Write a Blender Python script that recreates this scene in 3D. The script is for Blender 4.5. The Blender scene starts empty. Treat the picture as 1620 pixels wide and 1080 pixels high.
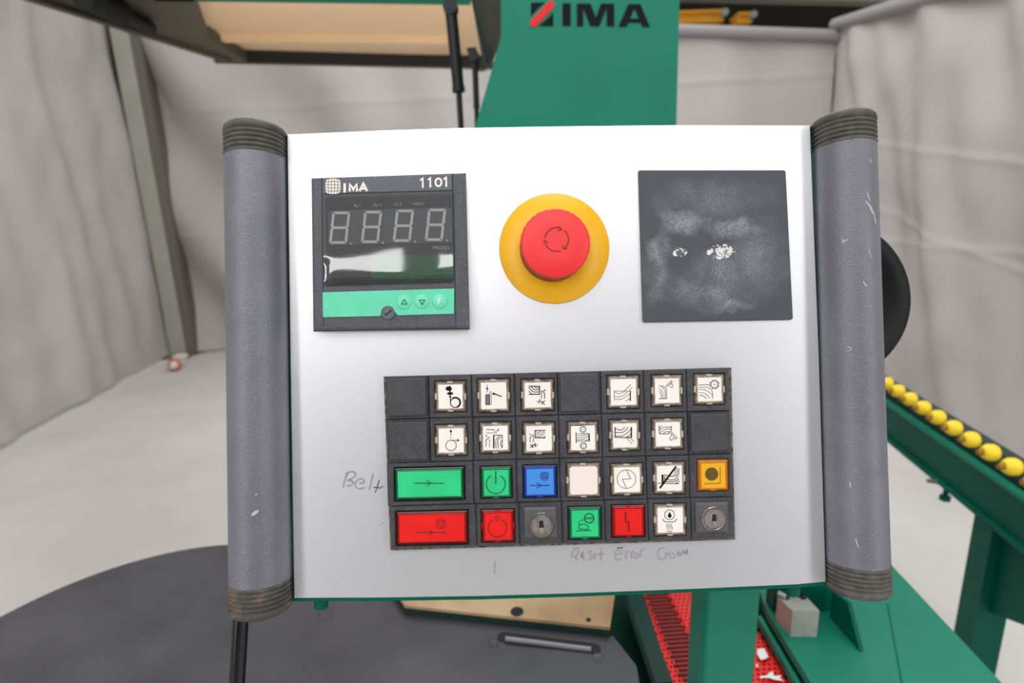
import bpy, math, random
from mathutils import Vector, Matrix, noise
random.seed(7)
sc = bpy.context.scene
COL = sc.collection

# ------------------------------------------------------------------ camera
W, H, F = 1620.0, 1080.0, 880.0
CAM = Vector((0, 0, 1.5))
_down = Vector((137.0, -3602.0, -F)).normalized()        # world down, camera axes
_up = -_down
_fw = Vector((0, 0, -1)) - _up * _up.dot(Vector((0, 0, -1)))
_fw.normalize()
_rt = _fw.cross(_up)
ROT = Matrix((_rt, _fw, _up))                             # camera axes -> world axes
cam_data = bpy.data.cameras.new('camera')
cam = bpy.data.objects.new('camera', cam_data)
COL.objects.link(cam)
cam.matrix_world = Matrix.Translation(CAM) @ ROT.to_4x4()
cam_data.sensor_width = 36
cam_data.lens = F / W * 36
cam_data.clip_start = 0.01
cam_data.dof.use_dof = True
cam_data.dof.focus_distance = 0.342
cam_data.dof.aperture_fstop = 7.0
sc.camera = cam

# ------------------------------------------------------------------ world, lights, exposure
sc.view_settings.view_transform = 'Standard'
sc.view_settings.look = 'None'
sc.view_settings.exposure = 0.0
sc.view_settings.gamma = 1
sc.view_settings.use_curve_mapping = False
wd = bpy.data.worlds.new('hall_light')
sc.world = wd
wd.use_nodes = True
bg = wd.node_tree.nodes['Background']
bg.inputs[0].default_value = (1.0, 0.985, 0.97, 1)
bg.inputs[1].default_value = 0.57

def area(name, loc, target, sx, sy, power, color=(1, 1, 1)):
    l = bpy.data.lights.new(name, 'AREA')
    l.shape = 'RECTANGLE'; l.size = sx; l.size_y = sy; l.energy = power; l.color = color
    o = bpy.data.objects.new(name, l)
    COL.objects.link(o)
    o.location = loc
    o.rotation_euler = (Vector(target) - Vector(loc)).to_track_quat('-Z', 'Y').to_euler()
    return o
area('ceiling_lamp', (-0.3, -2.2, 4.3), (0, 0.3, 1.4), 4.5, 1.8, 74)
area('side_lamp', (-2.3, -2.4, 2.25), (-.1, 0.3, 2.0), 0.32, 3.3, 40)
area('side_lamp', (3.0, -2.4, 2.25), (.1, 0.3, 2.0), 0.32, 3.3, 46)
area('ceiling_lamp', (0.5, 3.2, 5.2), (0.2, 3.2, 0), 6.0, 2.5, 180)

# ------------------------------------------------------------------ projecting helpers
def ray(px, py):
    return ROT @ Vector(((px - W / 2) / F, -(py - H / 2) / F, -1.0))
def G(px, py, z=0.0):
    r = ray(px, py); return CAM + r * ((z - CAM.z) / r.z)
def V(px, py, Y):
    r = ray(px, py); return CAM + r * ((Y - CAM.y) / r.y)
def onplane(px, py, p0, n):
    r = ray(px, py); return CAM + r * ((p0 - CAM).dot(n) / r.dot(n))
def wallpt(px, py, A, B):
    d = (B - A); n = Vector((d.y, -d.x, 0)).normalized()
    return onplane(px, py, A, n)

# panel frame
_n = (ROT @ Vector((0.0175, 0.02, 1.0))).normalized()
_p0 = CAM + ROT @ Vector((0, 0, -0.344))
_TL = onplane(454, 212, _p0, _n); _TR = onplane(1282, 198, _p0, _n)
_BR = onplane(1307, 920, _p0, _n); _BL = onplane(465, 946, _p0, _n)
_o = (_TL + _TR + _BR + _BL) / 4
_x = ((_TR - _TL) + (_BR - _BL)).normalized()
_y = _n.cross(_x).normalized()
PM = Matrix.Translation(_o) @ Matrix((_x, _y, _n)).transposed().to_4x4()
PMi = PM.inverted()
def pl(px, py, h=0.0):
    p = onplane(px, py, _o + _n * h, _n)
    q = PMi @ p
    return Vector((q.x, q.y))
SC = 0.344 / F            # metres per pixel on the panel

# ------------------------------------------------------------------ materials
def lin(r, g, b):
    f = lambda c: (c / 255 / 12.92) if c <= 10 else ((c / 255 + 0.055) / 1.055) ** 2.4
    return (f(r), f(g), f(b), 1)
def mat(name, rgb, rough=0.5, metal=0.0, rgb2=None, nscale=20, bump=0.0, bscale=200, coat=0.0, spec=0.5, emit=0.0,
        alpha=1.0, lo=0.4, hi=0.65, speck=0.0, speckscale=1600, speckrgb=(200, 198, 195), detail=4, stretch=None, trans=0.0, ior=1.45):
    m = bpy.data.materials.new(name); m.use_nodes = True
    nt = m.node_tree; N = nt.nodes; L = nt.links
    b = N['Principled BSDF']
    b.inputs['Base Color'].default_value = lin(*rgb)
    b.inputs['Roughness'].default_value = rough
    b.inputs['Metallic'].default_value = metal
    b.inputs['Specular IOR Level'].default_value = spec
    b.inputs['Coat Weight'].default_value = coat
    b.inputs['Coat Roughness'].default_value = 0.08
    b.inputs['Transmission Weight'].default_value = trans
    b.inputs['IOR'].default_value = ior
    b.inputs['Alpha'].default_value = alpha
    if emit:
        b.inputs['Emission Color'].default_value = lin(*rgb); b.inputs['Emission Strength'].default_value = emit
    tc = N.new('ShaderNodeTexCoord')
    src = tc.outputs['Object']
    if stretch:
        mp = N.new('ShaderNodeMapping'); mp.inputs['Scale'].default_value = stretch
        L.new(src, mp.inputs[0]); src = mp.outputs[0]
    out = None
    if rgb2:
        n = N.new('ShaderNodeTexNoise'); n.inputs['Scale'].default_value = nscale; n.inputs['Detail'].default_value = detail
        r = N.new('ShaderNodeValToRGB')
        r.color_ramp.elements[0].position = lo; r.color_ramp.elements[1].position = hi
        r.color_ramp.elements[0].color = lin(*rgb); r.color_ramp.elements[1].color = lin(*rgb2)
        L.new(src, n.inputs['Vector']); L.new(n.outputs[0], r.inputs[0]); out = r.outputs[0]
    if speck:
        n = N.new('ShaderNodeTexNoise'); n.inputs['Scale'].default_value = speckscale; n.inputs['Detail'].default_value = 1
        r = N.new('ShaderNodeMapRange'); r.inputs[1].default_value = 0.74 - speck * 0.08; r.inputs[2].default_value = 0.84 - speck * 0.08
        L.new(tc.outputs['Object'], n.inputs['Vector']); L.new(n.outputs[0], r.inputs[0])
        mx = N.new('ShaderNodeMix'); mx.data_type = 'RGBA'
        if out: L.new(out, mx.inputs[6])
        else: mx.inputs[6].default_value = lin(*rgb)
        mx.inputs[7].default_value = lin(*speckrgb)
        L.new(r.outputs[0], mx.inputs[0]); out = mx.outputs[2]
    if out: L.new(out, b.inputs['Base Color'])
    if bump:
        n = N.new('ShaderNodeTexNoise'); n.inputs['Scale'].default_value = bscale; n.inputs['Detail'].default_value = 3
        L.new(src, n.inputs['Vector'])
        bp = N.new('ShaderNodeBump'); bp.inputs['Strength'].default_value = bump; bp.inputs['Distance'].default_value = 0.001
        L.new(n.outputs[0], bp.inputs['Height']); L.new(bp.outputs[0], b.inputs['Normal'])
    return m

M = {}
M['panel'] = mat('satin_silver_paint', (224, 224, 228), 0.38, 0.74, speck=0.5, speckscale=3600, speckrgb=(245, 245, 247), bump=0.03, bscale=1500)
M['tube'] = mat('grey_powder_coat', (98, 98, 108), 0.33, 0.0, (106, 106, 117), 30, bump=0.4, bscale=900, speck=0.45, speckscale=1680, spec=0.75)
M['cap'] = mat('ribbed_rubber', (72, 70, 67), 0.6, 0.0, (92, 88, 82), 160, bump=0.2, bscale=1500, speck=0.3, speckscale=2800)
M['cap_rust'] = mat('ribbed_rubber_rusty', (66, 64, 61), 0.65, 0.0, (104, 90, 72), 90, bump=0.2, bscale=1500, lo=0.48, hi=0.66, speck=0.4, speckscale=2000)
M['bezel'] = mat('charcoal_plastic', (66, 68, 75), 0.5, 0.0, (72, 74, 81), 60, bump=0.08, bscale=2200, speck=0.9, speckscale=2000)
M['bezel_head'] = mat('grey_display_head', (84, 87, 95), 0.5, speck=0.5, speckscale=2000)
M['module'] = mat('black_key_plastic', (50, 50, 54), 0.48, 0.0, (60, 60, 64), 90, bump=0.15, bscale=1800, speck=1.3, speckscale=2600, speckrgb=(140, 138, 132))
M['dust'] = mat('dusty_joint', (120, 112, 98), 0.9, 0.0, (52, 50, 48), 300)
M['black'] = mat('black_gap', (14, 14, 15), 0.6)
M['window'] = mat('display_window_backing', (46, 49, 56), 0.3, 0.0, (53, 56, 63), 120, speck=1.0, speckscale=2400, speckrgb=(130, 134, 140))
M['film'] = None
M['readout'] = mat('readout_field', (108, 112, 118), 0.4, 0.0, (116, 120, 126), 200, speck=0.4, speckscale=2400)
M['segment'] = mat('unlit_segment', (246, 243, 241), 0.5)
M['green_readout'] = mat('green_filter', (8, 108, 60), 0.3, 0.0, (14, 122, 70), 150, speck=0.4, speckscale=2400, speckrgb=(60, 150, 110))
M['green_seg'] = mat('dim_green_segment', (44, 128, 86), 0.5)
M['mint'] = mat('mint_label', (90, 196, 160), 0.45, 0.0, (96, 202, 166), 100)
M['mint_btn'] = mat('mint_button', (100, 204, 170), 0.4)
M['ink'] = mat('black_ink', (16, 16, 17), 0.7, spec=0.2)
M['ink_green'] = mat('dark_green_ink', (6, 62, 44), 0.6)
M['ink_red'] = mat('dark_red_ink', (98, 8, 6), 0.6)
M['ink_blue'] = mat('navy_ink', (14, 44, 120), 0.6)
M['ink_olive'] = mat('olive_ink', (86, 68, 14), 0.6)
M['ink_grey'] = mat('grey_ink', (104, 100, 102), 0.6)
M['cream'] = mat('cream_print', (232, 226, 212), 0.6)
M['pale'] = mat('pale_print', (214, 216, 218), 0.6)
M['white_pr'] = mat('white_print', (216, 246, 232), 0.6)
M['yellow'] = mat('yellow_plastic', (232, 172, 8), 0.38, 0.0, (238, 178, 14), 30, bump=0.04, bscale=1200)
M['red_head'] = mat('red_plastic', (226, 42, 44), 0.42, 0.0, (222, 48, 50), 50, bump=0.05, bscale=1500, speck=0.2, speckscale=2800, speckrgb=(236, 120, 110))
M['red_dark'] = mat('engraved_red', (140, 14, 14), 0.6)
M['red_side'] = mat('grimy_red', (150, 40, 26), 0.6, 0.0, (104, 50, 30), 120)
M['key_white'] = mat('legend_white', (226, 221, 214), 0.5, 0.0, (231, 226, 220), 80)
M['key_blank'] = mat('legend_blank', (226, 214, 208), 0.5)
M['key_green'] = mat('legend_green', (36, 186, 118), 0.42, 0.0, (42, 196, 126), 90)
M['key_red'] = mat('legend_red', (214, 18, 14), 0.42, 0.0, (222, 22, 16), 90)
M['key_blue'] = mat('legend_blue', (60, 128, 208), 0.42, 0.0, (68, 135, 214), 90)
M['key_amber'] = mat('legend_amber', (224, 164, 18), 0.42)
M['lens_clear'] = mat('smoky_lens', (104, 92, 82), 0.25, 0.0, (66, 60, 56), 260, coat=0.3)
M['lens_lip'] = mat('smoky_lens_lip', (160, 146, 130), 0.3, 0.0, (112, 98, 84), 400, coat=0.3)
M['lens_green'] = mat('green_lens', (10, 54, 38), 0.18, coat=0.6)
M['lip_green'] = mat('green_lens_lip', (14, 112, 68), 0.25, coat=0.3)
M['lens_red'] = mat('red_lens', (92, 6, 8), 0.18, coat=0.6)
M['lip_red'] = mat('red_lens_lip', (160, 8, 8), 0.25, coat=0.3)
M['lens_blue'] = mat('blue_lens', (14, 26, 92), 0.18, coat=0.6)
M['lip_blue'] = mat('blue_lens_lip', (26, 66, 150), 0.25, coat=0.3)
M['lens_amber'] = mat('amber_lens', (160, 84, 6), 0.18, coat=0.6)
M['lip_amber'] = mat('amber_lens_lip', (188, 116, 10), 0.25, coat=0.3)
M['tab'] = mat('lens_clip', (178, 162, 148), 0.4)
M['switch_pad'] = mat('switch_pad', (82, 83, 86), 0.42, bump=0.05, bscale=1500, speck=0.3, speckscale=2400)
M['chrome'] = mat('chrome', (228, 220, 212), 0.18, 1.0)
M['lock_face'] = mat('brushed_lock_face', (186, 180, 178), 0.35, 0.8, (160, 155, 152), 300)
M['brass'] = mat('brass_pin', (176, 164, 134), 0.35, 0.6)
M['green'] = mat('green_enamel', (18, 118, 94), 0.5, 0.0, (24, 126, 101), 3, bump=0.05, bscale=500, spec=0.3)
M['green_base'] = mat('green_enamel_base', (16, 112, 88), 0.45, 0.0, (24, 120, 96), 4, bump=0.12, bscale=500, spec=0.35)
M['dgreen'] = mat('dark_green_enamel', (0, 82, 66), 0.5, 0.0, (2, 89, 72), 6, bump=0.1, bscale=500, spec=0.15)
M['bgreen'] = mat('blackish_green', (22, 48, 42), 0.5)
M['table'] = mat('dark_table_sheet', (60, 59, 64), 0.45, 0.0, (73, 72, 78), 7, bump=0.12, bscale=60, speck=0.35, speckscale=650, speckrgb=(128, 128, 132), detail=8)
M['dark'] = mat('dark_steel', (30, 31, 33), 0.4, 0.3)
M['rod'] = mat('polished_dark_rod', (60, 60, 62), 0.22, 0.9)
M['rubber'] = mat('black_rubber', (20, 21, 23), 0.6, spec=0.3)
M['beige'] = mat('beige_lining', (202, 174, 142), 0.6, 0.0, (208, 180, 148), 3)
M['olive'] = mat('dark_olive_sheet', (70, 64, 52), 0.6)
M['curtain'] = mat('grey_curtain_cloth', (178, 173, 171), 0.85, 0.0, (186, 181, 178), 1.2, bump=0.15, bscale=40, spec=0.15)
M['hem'] = mat('curtain_hem_cloth', (150, 147, 148), 0.8, spec=0.15)
M['floor'] = mat('pale_concrete', (196, 193, 189), 0.6, 0.0, (212, 209, 205), 0.9, bump=0.1, bscale=30, detail=8)
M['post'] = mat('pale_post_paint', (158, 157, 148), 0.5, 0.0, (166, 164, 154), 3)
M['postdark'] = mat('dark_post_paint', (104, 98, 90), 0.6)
M['copper'] = mat('brown_metal_plate', (192, 164, 128), 0.45, 0.15, (160, 126, 94), 14, lo=0.4, hi=0.7, bump=0.05, bscale=300, detail=8)
M['alu'] = mat('cast_aluminium', (170, 170, 164), 0.5, 0.25, (138, 142, 136), 60, lo=0.5, hi=0.75, bump=0.1, bscale=500)
M['red_sheet'] = mat('red_enamel_sheet', (226, 26, 22), 0.45, 0.0, (200, 60, 50), 16, lo=0.55, hi=0.75)
M['red_rib'] = mat('red_enamel_rib', (126, 18, 13), 0.5)
M['roller'] = mat('yellow_roller', (242, 204, 30), 0.4, 0.0, (248, 212, 44), 20)
M['roller_hub'] = mat('amber_roller_hub', (150, 104, 20), 0.5)
M['hall'] = mat('dark_hall_wall', (26, 24, 18), 0.9)
M['hallgrey'] = mat('grey_hall_wall', (110, 108, 106), 0.9)
M['hall_pale'] = mat('pale_roof_beam', (150, 150, 136), 0.8)
M['crane'] = mat('yellow_crane_paint', (236, 170, 40), 0.5)
M['bar'] = mat('grey_slot_bar', (120, 120, 125), 0.35, 0.3)
M['postgreen'] = mat('green_support_enamel', (0, 108, 86), 0.4, 0.0, (4, 116, 94), 6, bump=0.1, bscale=500, spec=0.4)
M['shaded_green'] = mat('green_enamel_shaded', (0, 52, 42), 0.45, spec=0.3)  # machine green darkened: shade painted into the deck and rail colour
M['paper'] = mat('white_paper', (238, 238, 236), 0.8)
M['orange'] = mat('orange_tyre', (192, 112, 82), 0.6)
M['offwhite'] = mat('offwhite_plastic', (226, 220, 212), 0.6)
M['pencil'] = mat('faded_marker', (138, 137, 142), 0.7, 0.0, (154, 153, 158), 500)
M['pencil_dark'] = mat('marker_pen', (78, 77, 84), 0.7, 0.0, (104, 103, 110), 500)
M['scratch'] = mat('pale_scratch', (176, 174, 172), 0.6)

# blanking plate material: chalky smears and white glue residue, in plate coordinates
def smear_material():
    m = mat('smeared_charcoal_plate', (60, 63, 70), 0.55, bump=0.1, bscale=1500)
    nt = m.node_tree; N = nt.nodes; L = nt.links; b = N['Principled BSDF']
    tc = N.new('ShaderNodeTexCoord')
    def noise_(scale, detail, vec=None):
        n = N.new('ShaderNodeTexNoise'); n.inputs['Scale'].default_value = scale; n.inputs['Detail'].default_value = detail
        n.inputs['Roughness'].default_value = 0.7
        L.new(vec or tc.outputs['Object'], n.inputs['Vector']); return n.outputs[0]
    def math_(op, a, c=None):
        k = N.new('ShaderNodeMath'); k.operation = op; k.use_clamp = (op in ('MULTIPLY', 'MINIMUM'))
        for i, v in enumerate((a, c)):
            if v is None: continue
            if isinstance(v, (int, float)): k.inputs[i].default_value = v
            else: L.new(v, k.inputs[i])
        return k.outputs[0]
    def rng(v, a, c, d=0.0, e=1.0):
        r = N.new('ShaderNodeMapRange'); L.new(v, r.inputs[0])
        for i, q in enumerate((a, c, d, e)): r.inputs[i + 1].default_value = q
        return r.outputs[0]
    def blob(cx, cy, sx, sy, hard, dist=True):
        mp = N.new('ShaderNodeMapping'); mp.vector_type = 'POINT'
        mp.inputs['Location'].default_value = (-cx / sx, -cy / sy, 0); mp.inputs['Scale'].default_value = (1 / sx, 1 / sy, 0)
        L.new(vs_.outputs[0] if dist else tc.outputs['Object'], mp.inputs[0])
        v = N.new('ShaderNodeVectorMath'); v.operation = 'LENGTH'; L.new(mp.outputs[0], v.inputs[0])
        return rng(v.outputs[1], 1.0, 1.0 - hard)
    dn = N.new('ShaderNodeTexNoise'); dn.inputs['Scale'].default_value = 70; dn.inputs['Detail'].default_value = 5
    L.new(tc.outputs['Object'], dn.inputs['Vector'])
    vs_ = N.new('ShaderNodeVectorMath'); vs_.operation = 'MULTIPLY_ADD'
    L.new(dn.outputs['Color'], vs_.inputs[0]); vs_.inputs[1].default_value = (.03, .022, 0)
    off = N.new('ShaderNodeVectorMath'); off.operation = 'SUBTRACT'; L.new(tc.outputs['Object'], off.inputs[0]); off.inputs[1].default_value = (.015, .011, 0)
    L.new(off.outputs[0], vs_.inputs[2])
    def c(px, py):
        q = pl(px, py, 0.002) - pl(1132, 388, 0.002); return q.x, q.y
    grain = noise_(900, 2)
    soft = noise_(60, 6)
    big = rng(soft, 0.42, 0.7)
    masks = []
    for (px, py, sx, sy, k) in ((1085, 352, 55, 24, .95), (1165, 362, 60, 20, .85), (1045, 392, 24, 40, .8), (1120, 462, 90, 34, .75), (1040, 440, 30, 50, .6), (1160, 484, 50, 12, 1.0),
                                (1130, 315, 110, 46, .42), (1200, 410, 60, 80, .5), (1140, 430, 75, 46, .6), (1130, 300, 70, 14, .5)):
        x, y = c(px, py)
        masks.append(math_('MULTIPLY', blob(x, y, sx * SC, sy * SC, 0.9), k))
    t = masks[0]
    for k in masks[1:]: t = math_('MAXIMUM', t, k)
    sm = math_('MULTIPLY', math_('MULTIPLY', math_('MULTIPLY', t, .78), rng(grain, 0.3, 0.62, 0.15, 1)), rng(soft, 0.35, 0.6, 0.35, 1))
    x1, y1 = c(1076, 399); x2, y2 = c(1140, 398)
    res = math_('MAXIMUM', math_('MULTIPLY', blob(x1, y1, 26 * SC, 16 * SC, 0.6, False), 0.93), math_('MULTIPLY', blob(x2, y2, 38 * SC, 19 * SC, 0.45, False), .96))
    resn = rng(math_('MULTIPLY', res, noise_(330, 3)), 0.47, 0.52)
    mx = N.new('ShaderNodeMix'); mx.data_type = 'RGBA'; mx.inputs[6].default_value = lin(64, 67, 74); mx.inputs[7].default_value = lin(166, 170, 182)
    L.new(sm, mx.inputs[0])
    mx2 = N.new('ShaderNodeMix'); mx2.data_type = 'RGBA'; mx2.inputs[7].default_value = lin(214, 212, 208)
    L.new(mx.outputs[2], mx2.inputs[6]); L.new(resn, mx2.inputs[0])
    L.new(mx2.outputs[2], b.inputs['Base Color'])
    return m
M['smear'] = smear_material()

def film_material():
    m = bpy.data.materials.new('clear_window_film'); m.use_nodes = True
    nt = m.node_tree; N = nt.nodes; L = nt.links
    N.remove(N['Principled BSDF'])
    gl = N.new('ShaderNodeBsdfGlossy'); gl.inputs['Roughness'].default_value = 0.02
    tr = N.new('ShaderNodeBsdfTransparent')
    fr = N.new('ShaderNodeFresnel'); fr.inputs[0].default_value = 1.7
    mxs = N.new('ShaderNodeMixShader')
    L.new(fr.outputs[0], mxs.inputs[0]); L.new(tr.outputs[0], mxs.inputs[1]); L.new(gl.outputs[0], mxs.inputs[2])
    L.new(mxs.outputs[0], N['Material Output'].inputs[0])
    return m
M['film'] = film_material()

# ------------------------------------------------------------------ mesh helpers
def inset(poly, d):
    n = len(poly); out = []
    area2 = sum(poly[i][0] * poly[(i + 1) % n][1] - poly[(i + 1) % n][0] * poly[i][1] for i in range(n))
    s = 1 if area2 > 0 else -1
    for i in range(n):
        a, b, c = Vector(poly[i - 1]), Vector(poly[i]), Vector(poly[(i + 1) % n])
        e1 = (b - a).normalized(); e2 = (c - b).normalized()
        n1 = Vector((-e1.y, e1.x)) * s; n2 = Vector((-e2.y, e2.x)) * s
        k = 1 + n1.dot(n2)
        out.append(b + (n1 + n2) * (d / max(k, 0.2)))
    return out
def ccw(poly):
    n = len(poly)
    a = sum(poly[i][0] * poly[(i + 1) % n][1] - poly[(i + 1) % n][0] * poly[i][1] for i in range(n))
    return [Vector(p) for p in (poly if a > 0 else poly[::-1])]

class MB:
    def __init__(s): s.v = []; s.f = []; s.sm = []
    def add(s, vs, fs, smooth=False):
        o = len(s.v); s.v += [Vector(v) for v in vs]; s.f += [tuple(i + o for i in f) for f in fs]; s.sm += [smooth] * len(fs)
        return s
    def box(s, c, d, R=None):
        c = Vector(c); hx, hy, hz = d[0] / 2, d[1] / 2, d[2] / 2
        vs = [Vector((x, y, z)) for z in (-hz, hz) for y in (-hy, hy) for x in (-hx, hx)]
        if R: vs = [R @ v for v in vs]
        return s.hexa([vs[0] + c, vs[1] + c, vs[3] + c, vs[2] + c, vs[4] + c, vs[5] + c, vs[7] + c, vs[6] + c])
    def hexa(s, p):     # four bottom corners then four top corners, same order
        return s.add(p, [(3, 2, 1, 0), (4, 5, 6, 7), (0, 1, 5, 4), (1, 2, 6, 5), (2, 3, 7, 6), (3, 0, 4, 7)])
    def prism(s, poly, z0, z1, bev=0.0, rings=1):
        poly = ccw(poly); n = len(poly)
        layers = [[(p[0], p[1], z0) for p in poly]]
        if bev:
            for k in range(rings + 1):
                a = k / rings * math.pi / 2
                q = inset(poly, bev * (1 - math.cos(a))) if k else poly
                layers.append([(p[0], p[1], z1 - bev + bev * math.sin(a)) for p in q])
        else:
            layers.append([(p[0], p[1], z1) for p in poly])
        vs = [v for l in layers for v in l]; fs = [tuple(range(n))[::-1], tuple(range((len(layers) - 1) * n, len(layers) * n))]
        for k in range(len(layers) - 1):
            for i in range(n):
                j = (i + 1) % n; fs.append((k * n + i, k * n + j, (k + 1) * n + j, (k + 1) * n + i))
        return s.add(vs, fs)
    def frame(s, outer, inner, z0, z1, bo=0.0, bi=0.0):
        outer = ccw(outer); inner = ccw(inner); n = len(outer)
        L = [[(p[0], p[1], z0) for p in outer], [(p[0], p[1], z1 - bo) for p in outer], [(p[0], p[1], z1) for p in inset(outer, bo)],
             [(p[0], p[1], z1) for p in inset(inner, -bi)], [(p[0], p[1], z1 - bi) for p in inner], [(p[0], p[1], z0) for p in inner]]
        vs = [v for l in L for v in l]; fs = []
        for k in range(6):
            for i in range(n):
                j = (i + 1) % n; a = k * n; b = ((k + 1) % 6) * n
                fs.append((a + i, a + j, b + j, b + i))
        return s.add(vs, fs)
    def lathe(s, prof, c=(0, 0, 0), axis=(0, 0, 1), seg=32, smooth=True, capped=True, rad=None):
        ax = Vector(axis).normalized(); u = ax.orthogonal().normalized(); w = ax.cross(u); c = Vector(c)
        vs = []; fs = []
        for (r, h) in prof:
            for i in range(seg):
                a = 2 * math.pi * i / seg; rr = r if rad is None else r * rad(a)
                vs.append(c + ax * h + u * rr * math.cos(a) + w * rr * math.sin(a))
        for k in range(len(prof) - 1):
            for i in range(seg):
                j = (i + 1) % seg; fs.append((k * seg + i, k * seg + j, (k + 1) * seg + j, (k + 1) * seg + i))
        s.add(vs, fs, smooth)
        if capped:
            s.add(vs[:seg], [tuple(range(seg))[::-1]]); s.add(vs[-seg:], [tuple(range(seg))])
        return s
    def cyl(s, a, b, r, seg=24, r2=None, smooth=True):
        a = Vector(a); b = Vector(b)
        return s.lathe([(r, 0), (r if r2 is None else r2, (b - a).length)], a, b - a, seg, smooth)
    def slab(s, pts, thick, direction):      # planar polygon in space, thickened along direction
        d = Vector(direction).normalized() * thick; n = len(pts); P = [Vector(p) for p in pts]
        nn = Vector((0, 0, 0))
        for i in range(n): nn += P[i].cross(P[(i + 1) % n])
        if nn.dot(d) > 0: P = P[::-1]
        vs = P + [p + d for p in P]
        fs = [tuple(range(n)), tuple(range(n, 2 * n))[::-1]] + [((i + 1) % n, i, n + i, n + (i + 1) % n) for i in range(n)]
        return s.add(vs, fs)
    def ribbon(s, pts, w, z, closed=False):
        P = []
        for p in pts:
            p = Vector(p)
            if not P or (p - P[-1]).length > 1e-7: P.append(p)
        if closed and (P[0] - P[-1]).length < 1e-7: P.pop()
        n = len(P); Lf = []; R = []
        for i in range(n):
            if closed: a, c = P[i - 1], P[(i + 1) % n]
            else: a, c = P[max(i - 1, 0)], P[min(i + 1, n - 1)]
            e1 = (P[i] - a).normalized() if (P[i] - a).length > 0 else (c - P[i]).normalized()
            e2 = (c - P[i]).normalized() if (c - P[i]).length > 0 else e1
            n1 = Vector((-e1.y, e1.x)); n2 = Vector((-e2.y, e2.x)); k = max(1 + n1.dot(n2), 0.5)
            m = (n1 + n2) / k * (w / 2); Lf.append(P[i] + m); R.append(P[i] - m)
        m = n if closed else n - 1
        vs = [(p.x, p.y, z) for p in Lf] + [(p.x, p.y, z) for p in R]
        return s.add(vs, [(i, n + i, n + (i + 1) % n, (i + 1) % n) for i in range(m)])
    def flat(s, pts, z):
        P = ccw(pts); return s.add([(p[0], p[1], z) for p in P], [tuple(range(len(P)))])
    def build(s, name, m, parent=None, loc=None, M4=None):
        me = bpy.data.meshes.new(name)
        vs = s.v
        if M4 is not None: vs = [M4 @ v for v in vs]
        off = Vector((0, 0, 0))
        if loc is not None: off = Vector(loc); vs = [v - off for v in vs]
        me.from_pydata([tuple(v) for v in vs], [], s.f)
        me.polygons.foreach_set('use_smooth', s.sm)
        ms = m if isinstance(m, (list, tuple)) else [m]
        for k in ms: me.materials.append(M[k] if isinstance(k, str) else k)
        me.update()
        o = bpy.data.objects.new(name, me); COL.objects.link(o)
        if parent is not None: o.parent = parent
        o.location = off
        return o

def tag(o, label=None, cat=None, group=None, kind=None):
    if label: o['label'] = label
    if cat: o['category'] = cat
    if group: o['group'] = group
    if kind: o['kind'] = kind
    return o
def empty(name, loc=(0, 0, 0), mw=None):
    o = bpy.data.objects.new(name, None); COL.objects.link(o); o.empty_display_size = 0.05
    if mw is not None: o.matrix_world = mw
    else: o.location = loc
    return o
def struct(mb, name, m):
    o = mb.build(name, m); o['kind'] = 'structure'; return o
def circle(cx, cy, r, a0=0, a1=360, n=28, ry=None):
    ry = r if ry is None else ry
    k = n if a1 - a0 >= 360 else n + 1
    return [(cx + r * math.cos(math.radians(a0 + (a1 - a0) * i / n)), cy + ry * math.sin(math.radians(a0 + (a1 - a0) * i / n))) for i in range(k)]
def spline(pts, n=6):
    if len(pts) < 3: return pts
    P = [pts[0]] + list(pts) + [pts[-1]]; out = []
    for i in range(1, len(P) - 2):
        p0, p1, p2, p3 = [Vector(q) for q in P[i - 1:i + 3]]
        for k in range(n):
            t = k / n
            out.append(0.5 * ((2 * p1) + (-p0 + p2) * t + (2 * p0 - 5 * p1 + 4 * p2 - p3) * t * t + (-p0 + 3 * p1 - 3 * p2 + p3) * t ** 3))
    out.append(Vector(P[-2])); return out

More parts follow.
